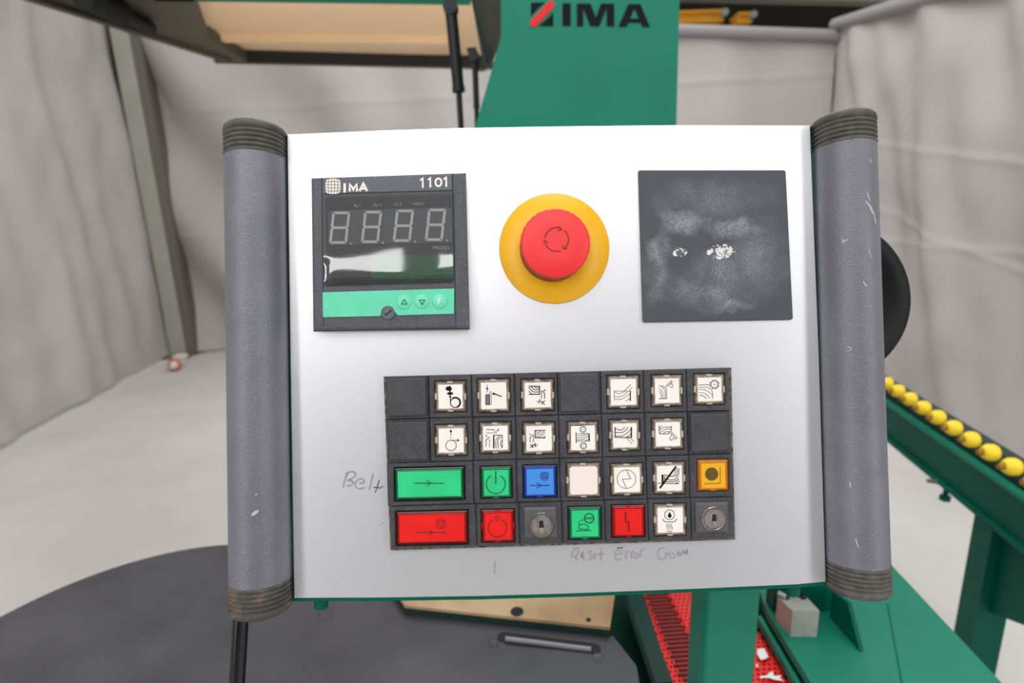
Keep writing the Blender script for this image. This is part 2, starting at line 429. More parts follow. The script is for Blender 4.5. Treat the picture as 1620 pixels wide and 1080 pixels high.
# ------------------------------------------------------------------ the hall and the booth
mb = MB(); mb.add([(-9, -6, 0), (12, -6, 0), (12, 18, 0), (-9, 18, 0), (-9, -6, -.1), (12, -6, -.1), (12, 18, -.1), (-9, 18, -.1)],
                  [(0, 1, 2, 3), (7, 6, 5, 4), (1, 0, 4, 5), (2, 1, 5, 6), (3, 2, 6, 7), (0, 3, 7, 4)])
struct(mb, 'floor', 'floor')
struct(MB().box((2, 15, 3.6), (24, .2, 7.2)), 'wall_back', 'hall')
struct(MB().box((1, -5.5, 1.7), (20, .2, 3.4)), 'wall_front', 'hallgrey')
def curtain(name, A, B, topA, topB, zb, wave, nu, nv, label, hem=None):
    d = (B - A); n = Vector((-d.y, d.x, 0)).normalized()
    if n.dot(CAM - A) < 0: n = -n
    Ln = d.length; vs = []; fs = []
    for j in range(nv + 1):
        t = j / nv
        for i in range(nu + 1):
            u = i / nu; p = A.lerp(B, u); zt = topA + (topB - topA) * u; z = zb + (zt - zb) * t
            q = Vector((p.x, p.y, z)) + n * wave(u * Ln, z); vs.append(q)
    for j in range(nv):
        for i in range(nu):
            a = j * (nu + 1) + i; fs.append((a, a + 1, a + nu + 2, a + nu + 1))
    back = [v - n * 0.012 for v in vs]; m = len(vs)
    fs2 = [tuple(k + m for k in f[::-1]) for f in fs]
    mb = MB(); mb.add(vs + back, fs + fs2, True)
    base = (A + B) / 2; base.z = 0
    e = empty(name, base); tag(e, label, 'curtain', None)
    mb.build('cloth', 'curtain', e, base)
    e.children[0].location = (0, 0, 0)
    if hem:
        r, off = hem
        a = Vector((A.x, A.y, topA)) + n * off; b = Vector((B.x, B.y, topB)) + n * off
        o = MB().lathe([(r, 0), (r, (b - a).length)], a, b - a, 20).build('hem_roll', 'hem', e, base); o.location = (0, 0, 0)
    return e
def nz(x, y, s): return noise.noise(Vector((x * s, y * s, 3.7)))
LA = G(0, 714); LB = G(273, 562)
dL = (LB - LA).normalized(); LA0 = LA - dL * 3.0
def wl(s, z):
    v = 0.03 * math.sin(s * 5.1 + 1.2 * nz(s, z, .7)) + 0.014 * math.sin(s * 13.3 + 3 * nz(s, z, .9)) + 0.05 * nz(s + z * .35, z * .25, 1.9)
    v += 0.02 * nz(s * 1.5, z, 3.1)
    if z < .5: v += (0.5 - z) * 0.07 * nz(s, z, 2.6)
    return v
curtain('fabric_curtain', LA0, LB, 3.6, 3.6, 0.05, wl, 260, 90, 'grey cloth curtain hanging along the left side of the booth')
BA = G(300, 557); BB = G(1276, 548)
dB = (BB - BA).normalized()
def wb(s, z):
    dg = s * 0.85 + (z - 3.2) * 0.62
    v = 0.10 * math.exp(-((s - 0.2) / 1.6) ** 2) * math.sin(dg * 5.5) + 0.05 * nz(dg, z * .25, 1.4) + 0.02 * math.sin(s * 7 + z * 2)
    for zs in (2.55, 1.3):
        v += 0.012 * math.exp(-((z - zs) / 0.02) ** 2)
    return v
zt1 = wallpt(1075, 50, BA, BB).z; zt2 = wallpt(1301, 58, BA, BB).z
Lb = (BB - BA).length
s1 = (wallpt(1075, 44, BA, BB) - BA).dot(dB); s2 = (wallpt(1301, 52, BA, BB) - BA).dot(dB)
sl = (zt2 - zt1) / (s2 - s1)
curtain('fabric_curtain', BA - dB * 0.02, BB + dB * 0.02, zt1 - sl * s1, zt1 + sl * (Lb - s1), 0.03, wb, 260, 110,
        'grey cloth curtain across the back of the booth behind the green column', (0.05, 0.04))
RA = BB + dB * 0.03; RB = G(1405, 622) ; RB = RA + (RB - RA) * 2.6
zr1 = wallpt(1306, 53, RA, RB).z
q = wallpt(1410, 14, RA, RB); sR = (Vector((q.x, q.y, 0)) - RA).length; LR = (RB - RA).length
slR = (q.z - zr1) / sR
def wr(s, z):
    v = 0.022 * math.sin(s * 6 + z * 2.2 + 2 * nz(s, z, .8)) + 0.012 * math.sin(s * 15 + z * 5 + 3 * nz(s, z, 1.1)) + 0.07 * nz(s + z * .5, z * .4, 1.9)
    for (z0, k) in ((2.75, .10), (2.0, -.16), (1.55, -.2), (1.1, .02)):
        v += 0.008 * math.exp(-((z - z0 - k * s) / 0.02) ** 2) + 0.008 / (1 + math.exp((z - z0 - k * s) / .02))
    v += 0.02 * nz(s, z, 3.3)
    return v
curtain('fabric_curtain', RA, RB, zr1, zr1 + slR * LR, 0.03, wr, 260, 140, 'grey creased cloth curtain along the right side of the booth', (0.05, 0.04))

# steel post in the left corner
pb = G(270, 566); pr = G(295, 564)
w = (pr - pb).length
e = tag(empty('steel_post', pb), 'pale square steel post standing between the left and back curtains', 'post')
ux = (pr - pb).normalized(); uy = Vector((-ux.y, ux.x, 0))
c0 = pb + ux * (w * .5) + uy * .12 - pb
Rz = Matrix((ux, uy, Vector((0, 0, 1)))).transposed()
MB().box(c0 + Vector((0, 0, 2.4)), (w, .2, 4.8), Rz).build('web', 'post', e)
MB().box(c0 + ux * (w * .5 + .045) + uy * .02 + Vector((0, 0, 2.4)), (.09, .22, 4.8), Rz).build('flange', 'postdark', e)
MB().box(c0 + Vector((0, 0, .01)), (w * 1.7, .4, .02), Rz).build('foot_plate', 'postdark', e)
# small wheel on the floor
cw = G(283, 584); e = tag(empty('floor_castor', cw), 'small castor with orange rim and white hub at the foot of the post', 'castor')
MB().lathe([(.04, 0), (.06, .012), (.065, .03), (.06, .05), (.04, .06)], (0, -.03, .065), (0.15, -1, 0), 24).build('tyre', 'orange', e)
MB().lathe([(.036, .0), (.038, .03), (.024, .045)], (0.01, -.075, .07), (0.15, -1, 0), 20).build('hub', 'offwhite', e)
MB().box((0.02, .03, .13), (.1, .1, .03)).build('mount', 'offwhite', e)

# roof and crane beyond the booth
YB = 12.0
p0 = V(1060, -5, YB); p1 = V(1345, 1, YB)
dd = p1 - p0
tag(MB().hexa([p0 - dd * 1.5 + Vector((0, 0, 0)), p1 + dd, p1 + dd + Vector((0, .3, 0)), p0 - dd * 1.5 + Vector((0, .3, 0)),
      p0 - dd * 1.5 + Vector((0, 0, .8)), p1 + dd + Vector((0, 0, .8)), p1 + dd + Vector((0, .3, .8)), p0 - dd * 1.5 + Vector((0, .3, .8))]).build('roof_beam', 'hall_pale', None, p0),
    'pale roof beam across the top right behind the booth', 'beam')
def cranebeam(x0, x1, y0, y1, label):
    a = V(x0, y1, 11); b = V(x1, y1, 11); t = V(x0, y0, 11).z - a.z
    e = tag(empty('crane_girder', (a + b) / 2), label, 'crane')
    o = (a + b) / 2; L_ = b.x - a.x
    MB().box((0, 0, t * .5), (L_, .25, t * .55)).build('web', 'crane', e)
    MB().box((0, 0, t * .86), (L_, .4, t * .2)).build('flange', 'crane', e)
    MB().box((0, 0, t * .12), (L_, .4, t * .2)).build('flange', 'crane', e)
    MB().lathe([(t * .3, 0), (t * .3, .12)], (L_ / 2 - t * .2, -.25, t * .5), (0, -1, 0), 16).build('wheel', 'post', e)
    MB().box((0, 1.98, t * .5), (.12, 3.8, t * .3)).build('wall_bracket', 'hall', e)
cranebeam(1000, 1138, 22, 42, 'long yellow crane girder above the back curtain beside the green column')
cranebeam(1160, 1182, 24, 42, 'short yellow crane end carriage in the dark above the back curtain')

# ------------------------------------------------------------------ the green machine
YC = 1.15
mach = tag(empty('edge_processing_machine', (0.2, YC, 0)), 'green enamel machine with tall tapered column, raised hood and base plate', 'machine')
mo = Vector((0.2, YC, 0))
def mpart(mb_, name, m, parent=None):
    o = mb_.build(name, m, parent or mach, mo if parent is None else None)
    if parent is None: o.location = (0, 0, 0)
    return o
def sub(mb_, name, m, parent):     # geometry given in world coordinates, parent sits at the machine origin
    o = mb_.build(name, m, parent, mo); o.location = (0, 0, 0); return o
poly = [V(792, -90, YC), V(793, 58, YC), V(752, 200, YC), V(690, 420, YC), Vector((V(690, 420, YC).x, YC, 0)), Vector((V(1070, 200, YC).x, YC, 0)), V(1070, 200, YC), V(1075, 0, YC), V(1077, -90, YC)]
col = mpart(MB().slab(poly, 0.35, (0, 1, 0)), 'column', 'green')
T2 = lambda x, y: V(820 + x / 6.2308, y / 6.2308, YC - 0.0015)
def decal(polys, name, m, dz=0.0):
    b_ = MB()
    for p in polys:
        P = [T2(*q) - Vector((0, dz, 0)) for q in p]
        b_.slab(P, 0.001, (0, 1, 0))
    return sub(b_, name, m, col)
decal([[(436, 32), (516, 32), (516, 254), (436, 254)]], 'logo_letter', 'ink')
decal([[(578, 35), (712, 35), (765, 175), (815, 35), (945, 35), (945, 258), (872, 258), (872, 75), (797, 258), (712, 258), (640, 75), (640, 258), (578, 258)]], 'logo_letter', 'ink')
decal([[(988, 262), (1068, 262), (1145, 80), (1145, 40), (1085, 40)], [(1225, 265), (1298, 265), (1205, 40), (1145, 40), (1145, 80)],
       [(1098, 183), (1187, 183), (1205, 222), (1080, 222)]], 'logo_letter', 'ink')
def capsule(a, b, r, n=8):
    a = Vector(a); b = Vector(b); d = math.degrees(math.atan2(b.y - a.y, b.x - a.x))
    return circle(b.x, b.y, r, d - 90, d + 90, n) + circle(a.x, a.y, r, d + 90, d + 270, n)
decal([[(125, 25), (262, 25), (200, 75), (125, 155)]], 'logo_stripe', 'ink')
decal([[(345, 125), (345, 255), (205, 255), (280, 190)]], 'logo_stripe', 'ink')
tag(decal([capsule((152, 228), (320, 48), 38)], 'logo_bar', 'key_red', 0.001), 'red slanted logo bar')

# hood, seen from below
ZH = 2.15
def GH(px, py, z=ZH): return G(px, py, z)
hood = sub(MB().slab([GH(200, -70, ZH + .05), GH(760, -70, ZH + .05), GH(775, 88, ZH + .05), GH(375, 82, ZH + .05)], .03, (0, 0, 1)), 'hood', 'beige', mach)
hood['label'] = 'raised hood with beige lining'
def bar(a, b, w_, h_, side=(0, 0, 1)):
    a = Vector(a); b = Vector(b); d = (b - a).normalized(); u = Vector(side); v = d.cross(u).normalized(); u = v.cross(d)
    p = [a - v * w_ / 2, a + v * w_ / 2, b + v * w_ / 2, b - v * w_ / 2]
    return [q for q in p] + [q + u * h_ for q in p]
sub(MB().hexa(bar(GH(340, 99), GH(780, 109), .035, .06)), 'rim', 'dark', hood)
sub(MB().hexa(bar(GH(240, -3), GH(745, 4), .05, .05)), 'front_rail', 'dgreen', hood)
sub(MB().hexa(bar(GH(345, 66, ZH + .02), GH(722, 70, ZH + .02), .03, .05)), 'rib', 'beige', hood)
sub(MB().slab([GH(10, -20), GH(212, 56), GH(250, 62), GH(362, 98), GH(395, 100), GH(330, 60), GH(300, -20)], .04, (0, 0, 1)), 'side_panel', 'olive', hood)
sub(MB().hexa(bar(GH(20, -8, ZH - .015), GH(362, 99, ZH - .015), .03, .03)), 'rim', 'olive', hood)
sub(MB().cyl(GH(130, -8, ZH - .03), GH(190, 20, ZH - .03), .035).cyl(GH(190, 20, ZH - .03), GH(238, 44, ZH - .02), .02), 'hose', 'rubber', hood)
sub(MB().slab([V(742, -20, 1.6), V(795, -20, 1.35), V(795, 40, 1.35), V(772, 103, 1.6), V(764, 100, 1.6)], .01, (1, 0.3, 0)), 'side_flange', 'bgreen', hood)
sub(MB().slab([V(758, -20, 1.45), V(793, -20, 1.3), V(793, 62, 1.3), V(776, 100, 1.45)], .01, (0, 1, 0)), 'side_flange', 'bgreen', hood)
def strut(ax, ay, bx, by, cx, cy, Y, r1, r2):
    a, b_, c_ = V(ax, ay, Y), V(bx, by, Y), V(cx, cy, Y)
    s_ = sub(MB().cyl(a, b_, r1).lathe([(r1 * 1.1, 0), (r1 * 1.1, .01)], b_, a - b_, 20), 'gas_strut', 'dark', mach)
    sub(MB().cyl(b_, c_, r2), 'piston_rod', 'dark', s_)
    sub(MB().lathe([(r1 * 1.25, -.015), (r1 * 1.25, .015)], a, (0, 1, 0), 16), 'ball_joint', 'dark', s_)
    return s_
strut(713, 12, 726, 146, 737, 330, 1.3, .0125, .0065)
strut(751, 92, 754, 172, 757, 330, 1.5, .0075, .006)
sub(MB().slab([V(738, 76, 1.5), V(752, 74, 1.5), V(768, 108, 1.5), V(748, 110, 1.5)], .03, (0, 1, 0)), 'strut_bracket', 'dark', mach)

# table sheet (its own thing), deck and lower body of the machine
ZT, ZB = 1.0, 0.95
arc = [G(0, 975, ZT), G(134, 916, ZT), G(242, 879, ZT), G(354, 862.5, ZT)]
def fitcircle(P):
    import itertools
    A = [[0] * 3 for _ in range(3)]; bb = [0] * 3
    for p in P:
        row = (2 * p.x, 2 * p.y, 1); t = p.x ** 2 + p.y ** 2
        for i in range(3):
            bb[i] += row[i] * t
            for j in range(3): A[i][j] += row[i] * row[j]
    s_ = Matrix(A).inverted() @ Vector(bb)
    return Vector((s_.x, s_.y)), math.sqrt(max(s_.z + s_.x ** 2 + s_.y ** 2, 0.01))
cc, cr = fitcircle(arc)
print('table circle', cc, cr)
e1, e2_, e3, e4 = G(450, 914, ZT), G(970, 1006, ZT), G(1007, 1053, ZT), G(1016, 1110, ZT)
a_start = math.atan2(e1.y - cc.y, e1.x - cc.x)
pts = []
A0 = math.radians(88) if a_start < math.radians(88) else a_start
A0 = a_start
n_ = 60; A1 = math.radians(290)
for i in range(n_ + 1):
    a = A0 + (A1 - A0) * i / n_
    pts.append(Vector((cc.x + cr * math.cos(a), cc.y + cr * math.sin(a), ZT)))
kk = (cc - Vector((e1.x, e1.y))).length
pts[0] = Vector((e1.x, e1.y, ZT)) if kk < cr else pts[0]
pts += [Vector((e4.x, pts[-1].y, ZT)), e4, e3, e2_]
to = Vector((cc.x, cc.y, 0))
tab = tag(empty('work_table', to), 'dark grey rounded work table under the control panel', 'table')
def tp(mb_, name, m, parent=None):
    o = mb_.build(name, m, parent or tab, to); o.location = (0, 0, 0); return o
top = tp(MB().slab(pts, 0.004, (0, 0, -1)), 'table_top', 'table')
ring = [to + (p - to) * 0.94 for p in pts]
for p in ring: p.z = ZT - .004
tp(MB().slab(ring, 0.05, (0, 0, -1)), 'under_frame', 'dgreen')
tp(MB().slab([Vector((cc.x - .18, cc.y - .18, ZT - .05)), Vector((cc.x + .1, cc.y - .18, ZT - .05)), Vector((cc.x + .1, cc.y + .1, ZT - .05)), Vector((cc.x - .18, cc.y + .1, ZT - .05))], ZT - .05, (0, 0, -1)), 'pedestal', 'dgreen')
# slot with bar
s0, s1_ = G(797, 1008, ZT), G(940, 1026, ZT)
def slot_poly(a, b, r, z):
    P = capsule((a.x, a.y), (b.x, b.y), r); return [Vector((p[0], p[1], z)) for p in P]
tp(MB().slab(slot_poly(s0, s1_, .0075, ZT + .0004), .0006, (0, 0, 1)), 'slot', 'black', top)
tp(MB().cyl(G(800, 1010, ZT + .004), G(935, 1027, ZT + .002), .0032), 'slot_bar', 'bar', top)
for (x, y, r) in ((515, 974, .008), (781, 1017, .006), (946, 1040, .007)):
    p = G(x, y, ZT); tp(MB().lathe([(r, 0), (r, .0008), (r * .75, .0009), (r * .3, .0002)], p, (0, 0, 1), 20), 'countersunk_screw', 'table', top)

# brown plate on green ledge
bp = [G(640, 957, ZT + .014), G(965, 992, ZT + .014), G(974, 930, ZT + .014), G(950, 840, ZT + .014), G(560, 840, ZT + .014)]
pe = tag(empty('metal_plate', G(850, 960, ZT)), 'brown bare metal plate lying beside the dark table under the panel', 'plate')
o = MB().slab(bp, .004, (0, 0, -1)).build('plate_sheet', 'copper', pe, pe.location); o.location = (0, 0, 0)
for (x, y, r) in ((818, 967, .008), (931, 980, .003)):
    p = G(x, y, ZT + .0145); o = MB().lathe([(r, 0), (r, .0004)], p, (0, 0, 1), 20).build('hole', 'black', pe, pe.location); o.location = (0, 0, 0)
lp = [p + Vector((0, 0, -.0041)) for p in bp]
sub(MB().slab(lp, .0097, (0, 0, -1)), 'ledge', 'bgreen', mach)
# main deck and body
RE0, RE1 = G(1410, 893, ZB), G(1585, 1080, ZB)
dR = (RE1 - RE0)
RF, RN = RE0 - dR * 1.0, RE1 + dR * .5
deck = [G(890, 900, ZB - .10), G(930, 1110, ZB - .10), G(1300, 1110, ZB - .10), G(1260, 900, ZB - .10)]
sub(MB().slab(deck, .5, (0, 0, -1)), 'deck', 'shaded_green', mach)
bpoly = [G(1214, 968, ZB), G(1283, 1080, ZB), G(1320, 1140, ZB), RN, RE0, G(1340, 820, ZB), G(1160, 820, ZB)]
base = sub(MB().slab(bpoly, .012, (0, 0, -1)), 'base_plate', 'green_base', mach)
sub(MB().slab([p + Vector((0, 0, -.013)) for p in [G(1222, 968, ZB), G(1290, 1080, ZB), G(1320, 1140, ZB), RN + Vector((-.05, 0, 0)), RE0 + Vector((-.05, 0, 0)), G(1340, 830, ZB), G(1170, 830, ZB)]], ZB - .013, (0, 0, -1)), 'lower_body', 'dgreen', mach)
# upright back wall, seam, gusset
wbp = [G(1222, 967, ZB), G(1316, 967, ZB)]
sub(MB().slab([wbp[0], wbp[1], wbp[1] + Vector((0, 0, .18)), wbp[0] + Vector((0, 0, .18))], .02, (0, 1, 0)), 'back_wall', 'dgreen', mach)
sub(MB().hexa(bar(G(1404, 955, ZB + .0002), G(1427, 1082, ZB + .0002), .0016, .0005)), 'seam', 'dgreen', base)
gA, gB = G(1367, 1031, ZB), G(1318, 974, ZB)
gC = wallpt(1347, 953, gA, gB); gD = wallpt(1314, 925, gA, gB); gD.x, gD.y = gB.x, gB.y
sub(MB().slab([gA, gB, gD, gC], .005, Vector((gA.y - gB.y, -(gA.x - gB.x), 0))), 'gusset', 'dgreen', mach)
# aluminium block
zt_ = ZB
f1, f2 = G(1250, 1007, ZB), G(1292, 1007, ZB)
ztop = wallpt(1252, 966, f1, f2).z
b1, b2 = G(1230, 943, ztop), G(1277, 945, ztop)
pts8 = [f1, f2, Vector((b2.x, b2.y, ZB)), Vector((b1.x, b1.y, ZB))]
bl = sub(MB().hexa(pts8 + [Vector((p.x, p.y, ztop)) for p in pts8]), 'clamp_block', 'alu', mach)
for (x, y) in ((1243, 945), (1270, 945)):
    p = G(x, y, ztop); sub(MB().lathe([(.0045, -.002), (.0045, .003), (.003, .0045)], p, (0, 0, 1), 12), 'bolt', 'dark', bl)
sub(MB().cyl(G(1232, 938, ztop + .004), G(1243, 944, ztop + .004), .0035), 'bolt', 'alu', bl)
# red perforated guard
ZR = 0.915
rA, rB, rC, rD = G(985, 895, ZR), G(1066, 1100, ZR), G(1262, 1100, ZR), G(1135, 895, ZR)
guard = sub(MB().hexa(bar(rA, rB, .004, .012)), 'red_guard', 'red_sheet', mach)
def holes(corner, u, v, nu_, nv_, cell, test, name, kind=False):
    b_ = MB()
    for i in range(nu_):
        for j in range(nv_):
            off = (.5 if j % 2 else 0)
            c_ = corner + u * ((i + off) * cell) + v * (j * cell)
            if not test(c_): continue
            sq = [(-.5, -.5), (0, -.5), (.5, -.5), (.5, 0), (.5, .5), (0, .5), (-.5, .5), (-.5, 0)]
            r = .27
            inn = [(math.cos(math.radians(225 + 45 * k)) * r, math.sin(math.radians(225 + 45 * k)) * r) for k in range(8)]
            P = [c_ + (u * a + v * b2_) * cell for (a, b2_) in sq] + [c_ + (u * a + v * b2_) * cell for (a, b2_) in inn]
            P += [p - Vector((0, 0, .0015)) for p in P[8:]]
            fs = [(k, (k + 1) % 8, 8 + (k + 1) % 8, 8 + k) for k in range(8)] + [(8 + k, 8 + (k + 1) % 8, 16 + (k + 1) % 8, 16 + k) for k in range(8)]
            b_.add(P, fs)
    o_ = sub(b_, name, 'red_sheet', guard)
    o_['kind'] = 'stuff'
vdir = (rB - rA).normalized(); udir = Vector((vdir.y, -vdir.x, 0))
if udir.x < 0: udir = -udir
def inquad(p):
    a = (rC - rD).normalized(); q = p - rD
    left = (p - rA).dot(udir) > -.004
    right = a.x * q.y - a.y * q.x
    return left and right < 0
def cross_r(p):
    a = (rC - rD); q = p - rD; return a.x * q.y - a.y * q.x
sgn = cross_r(rA)
cell = .0072
def side_ok(p): return cross_r(p) * sgn > 0
def du(p): return (p - rA).dot(udir)
def dv(p): return (p - rA).dot(vdir)
Ltot = (rB - rA).length
holes(rA, udir, vdir, 60, int(Ltot / cell) + 1, cell, lambda p: side_ok(p) and (du(p) < .017 or du(p) > .054), 'perforated_strip')
rb_ = MB()
for k in range(int(Ltot / .0075)):
    c_ = rA + vdir * (k * .0075) + udir * .016 + Vector((0, 0, -.005))
    rb_.hexa(bar(c_, c_ + udir * .040, .0045, .003))
o_ = sub(rb_, 'rib', 'red_rib', guard); o_['kind'] = 'stuff'
sub(MB().slab([rA + Vector((0, 0, -.016)), rB + Vector((0, 0, -.016)), rC + Vector((0, 0, -.016)), rD + Vector((0, 0, -.016))], .01, (0, 0, -1)), 'backing', 'black', guard)
sub(MB().slab([q_ + Vector((0, 0, -.0058)) for q_ in (rA + udir * .0165, rB + udir * .0165, rB + udir * .054, rA + udir * .054)], .002, (0, 0, -1)), 'channel', 'red_rib', guard)
sub(MB().hexa(bar(G(1200, 985, ZR + .006), G(1263, 1095, ZR + .006), .006, .012)), 'rim', 'green', mach)
sub(MB().slab([G(1204, 950, ZR - .03), G(1215, 960, ZR - .03), G(1310, 1110, ZR - .03), G(1262, 1110, ZR - .03)], .01, (0, 0, -1)), 'slot', 'black', mach)
sub(MB().hexa(bar(G(978, 885, ZR + .03), G(1050, 1100, ZR + .02), .02, .02)).hexa(bar(G(1000, 905, ZR + .005), G(1060, 1100, ZR + .005), .006, .014)), 'curved_rail', 'shaded_green', mach)

# paper scraps
def scrap(px, label):
    P = [G(x, y, ZR + .003) for (x, y) in px]; c_ = sum(P, Vector((0, 0, 0))) / len(P)
    P = [p + Vector((0, 0, .002 * (k % 2))) for k, p in enumerate(P)]
    o_ = MB().slab(P, .0006, (0, 0, 1)).build('paper_scrap', 'paper', None, c_)
    tag(o_, label, 'paper', 'white paper scraps on the red guard')
c6 = lambda x, y: (1080 + x / 6.48, 930 + y / 6.48)
scrap([c6(765, 628), c6(832, 632), c6(880, 705), c6(850, 740), c6(800, 738), c6(762, 690)], 'largest white paper scrap on the red perforated guard right of the post')
scrap([c6(790, 908), c6(870, 910), c6(880, 872), c6(925, 870), c6(935, 905), c6(1010, 912), c6(1000, 928), c6(1030, 965), c6(940, 940), c6(870, 930), c6(800, 925)], 'branching white paper scrap on the red guard near the bottom edge')
scrap([c6(745, 790), c6(770, 790), c6(778, 812), c6(750, 818)], 'tiny white paper scrap just beneath the largest scrap')

# ------------------------------------------------------------------ roller conveyor on the right
ZC = 0.9
ca, cb = G(1404, 638, ZC), G(1620, 788, ZC)
cd = (cb - ca).normalized(); cn = Vector((cd.y, -cd.x, 0))
if cn.dot(CAM - ca) < 0: cn = -cn
def cpt(px, py): return onplane(px, py, ca, cn)
zlow = (cpt(1405, 687).z + cpt(1620, 868).z) / 2
c_a = ca - cd * .75; c_b = cb + cd * .6
co = Vector((cb.x, cb.y, 0)) + cd * .0
conv = tag(empty('roller_conveyor', co), 'green roller conveyor with yellow wheels running away behind the right handle', 'conveyor')
def cp(mb_, name, m, parent=None):
    o = mb_.build(name, m, parent or conv, co); o.location = (0, 0, 0); return o
hb = ZC - zlow
def beam(a, b, back, width, z0, z1):
    A_ = a - cn * back; B_ = b - cn * back
    p = [A_, B_, B_ - cn * width, A_ - cn * width]
    lo_ = [Vector((q.x, q.y, z0)) for q in p]; hi_ = [Vector((q.x, q.y, z1)) for q in p]
    return MB().hexa(lo_ + hi_)
cp(beam(c_a, c_b, 0, .02, zlow, ZC), 'side_beam', 'dgreen')
cp(beam(c_a, c_b, -.004, .02, ZC - .006, ZC + .001), 'edge_trim', 'green')
cp(beam(c_a, c_b, .02, .03, zlow + .05, ZC + .045), 'wheel_rail', 'bgreen')
cp(beam(c_a, c_b, -.012, .035, zlow - .008, zlow), 'bottom_flange', 'dgreen')
wheels = [(1404, 611), (1437, 631), (1458, 646), (1481, 661), (1506, 678), (1533, 696), (1562, 715), (1597, 738)]
P_ = [G(x, y, ZC + .06) for x, y in wheels]
dw = (P_[-1] - P_[1]).length / 6
d_ = (P_[-1] - P_[1]).normalized()
first = P_[1]
for k in range(-6, 10):
    c_ = first + d_ * dw * k
    r = dw * .27
    ax = (-cn * .9 + Vector((0, 0, 0))).normalized()
    o = MB().lathe([(r * .62, -.011), (r * .85, -.006), (r, 0), (r, .010), (r * .85, .016), (r * .5, .018)], (0, 0, 0), ax, 20).build('roller_wheel', 'roller', conv)
    o.location = c_ - co
    h_ = MB().lathe([(r * .34, -.020), (r * .34, -.0105)], (0, 0, 0), ax, 12).build('hub', 'roller_hub', o)
lt = cpt(1537, 812); lg = cpt(1537, 812)
def leg(base_s, wd_):
    c_ = Vector((lg.x, lg.y, 0)) + cd * base_s - cn * .03
    Rl = Matrix((cd, -cn, Vector((0, 0, 1)))).transposed()
    cp(MB().box(c_ + Vector((0, 0, zlow / 2)), (wd_, wd_, zlow), Rl), 'leg', 'dgreen')
    cp(MB().box(c_ + Vector((0, 0, .005)), (wd_ * 2, wd_ * 2, .01), Rl), 'foot', 'dgreen')
leg(.04, .06)
leg(-.95, .06)
g0 = Vector((lg.x, lg.y, zlow)) - cn * .02
cp(MB().slab([g0 + cd * .07, g0 + cd * .42, g0 + cd * .42 - Vector((0, 0, .05)), g0 + cd * .07 - Vector((0, 0, .22))], .03, -cn), 'brace', 'dgreen')
bt = cpt(1497, 775); cp(MB().cyl(bt + Vector((0, 0, .02)), bt - Vector((0, 0, .02)), .006).lathe([(.013, -.006), (.013, .004)], bt - Vector((0, 0, .02)), (0, 0, 1), 6, False), 'bolt', 'dgreen')
bt = cpt(1492, 764); cp(MB().cyl(bt, bt + cn * .03 - cd * .012, .005), 'pin', 'postdark')

# ------------------------------------------------------------------ the control panel
panel = tag(empty('control_panel', mw=PM), 'silver machine control panel with keypad and red stop button between two grey tube handles', 'control panel')
top_e = [(454, 212), (600, 206), (720, 202.3), (870, 199.8), (1070, 197.6), (1282, 198)]
bot_e = [(1307, 920), (1262, 924.3), (1100, 931.5), (900, 939), (760, 943), (600, 945.5), (465, 946)]
left_e = [(459.5, 600)]; right_e = [(1296, 560)]
out_px = top_e + right_e + bot_e + left_e
fp = [pl(x, y) for x, y in out_px]
MB().prism(fp, -.002, 0, .0004).build('faceplate', 'panel', panel)
hx = lambda x: x - 5 if x < 500 else (x + 5 if x > 1280 else x)
hb_ = [pl(hx(x), y - 1) for x, y in top_e] + [pl(hx(x), y + 8) for x, y in bot_e]
MB().prism(hb_, -.07, -.0022, .0005).build('housing', 'dgreen', panel)
for (x, y) in ((508, 946), (1254, 925)):
    a = pl(x, y, -.012)
    MB().lathe([(.0042, 0), (.0042, -.0055), (.0034, -.0062)][::-1], (a.x, a.y, -.012), (0, 1, 0), 16).build('peg', 'dgreen', panel)

# tube handles
def handle(topc, botc, ytube, ybot, rust, R, zc):
    a = pl(topc[0], topc[1], zc + R * .9); b = pl(botc[0], botc[1], zc + R * .9)
    a = Vector((pl(*topc, zc).x, a.y, zc)); b = Vector((pl(*botc, zc).x, b.y, zc)); d = (b - a).normalized(); Ln = (b - a).length
    t0 = (pl(topc[0], ytube, zc + R * .9) - pl(*topc, zc + R * .9)).length
    t1 = Ln - (pl(botc[0], ybot, zc + R * .9) - pl(*botc, zc + R * .9)).length
    hnd = MB().lathe([(R, t0 - .001), (R, t1 + .001)], a, d, 64).build('handle', 'tube', panel)
    def cap(length):
        pr = [(R * .55, 0), (R * .80, .0004), (R * .93, .0012), (R * 1.01, .0028), (R * 1.03, .0052)]
        n = 5; h = (length - .0065) / n
        for k in range(n):
            s = .006 + h * k
            pr += [(R * .94, s), (R * .925, s + h * .16), (R * 1.0, s + h * .38), (R * 1.025, s + h * .6), (R * 1.0, s + h * .85)]
        pr += [(R * 1.0, length - .0004), (R * .98, length)]
        return pr
    MB().lathe(cap(t0), a, d, 64).build('end_cap', 'cap', hnd)
    MB().lathe(cap(Ln - t1), b, -d, 64).build('end_cap', rust, hnd)
    return hnd, a, d
RT = .0175
hL, aL, dL_ = handle((403.5, 183), (413.5, 986), 238, 930, 'cap_rust', RT, .0025)
hR, aR, dR_ = handle((1333, 168), (1358, 955), 222, 901, 'cap', RT, .0025)
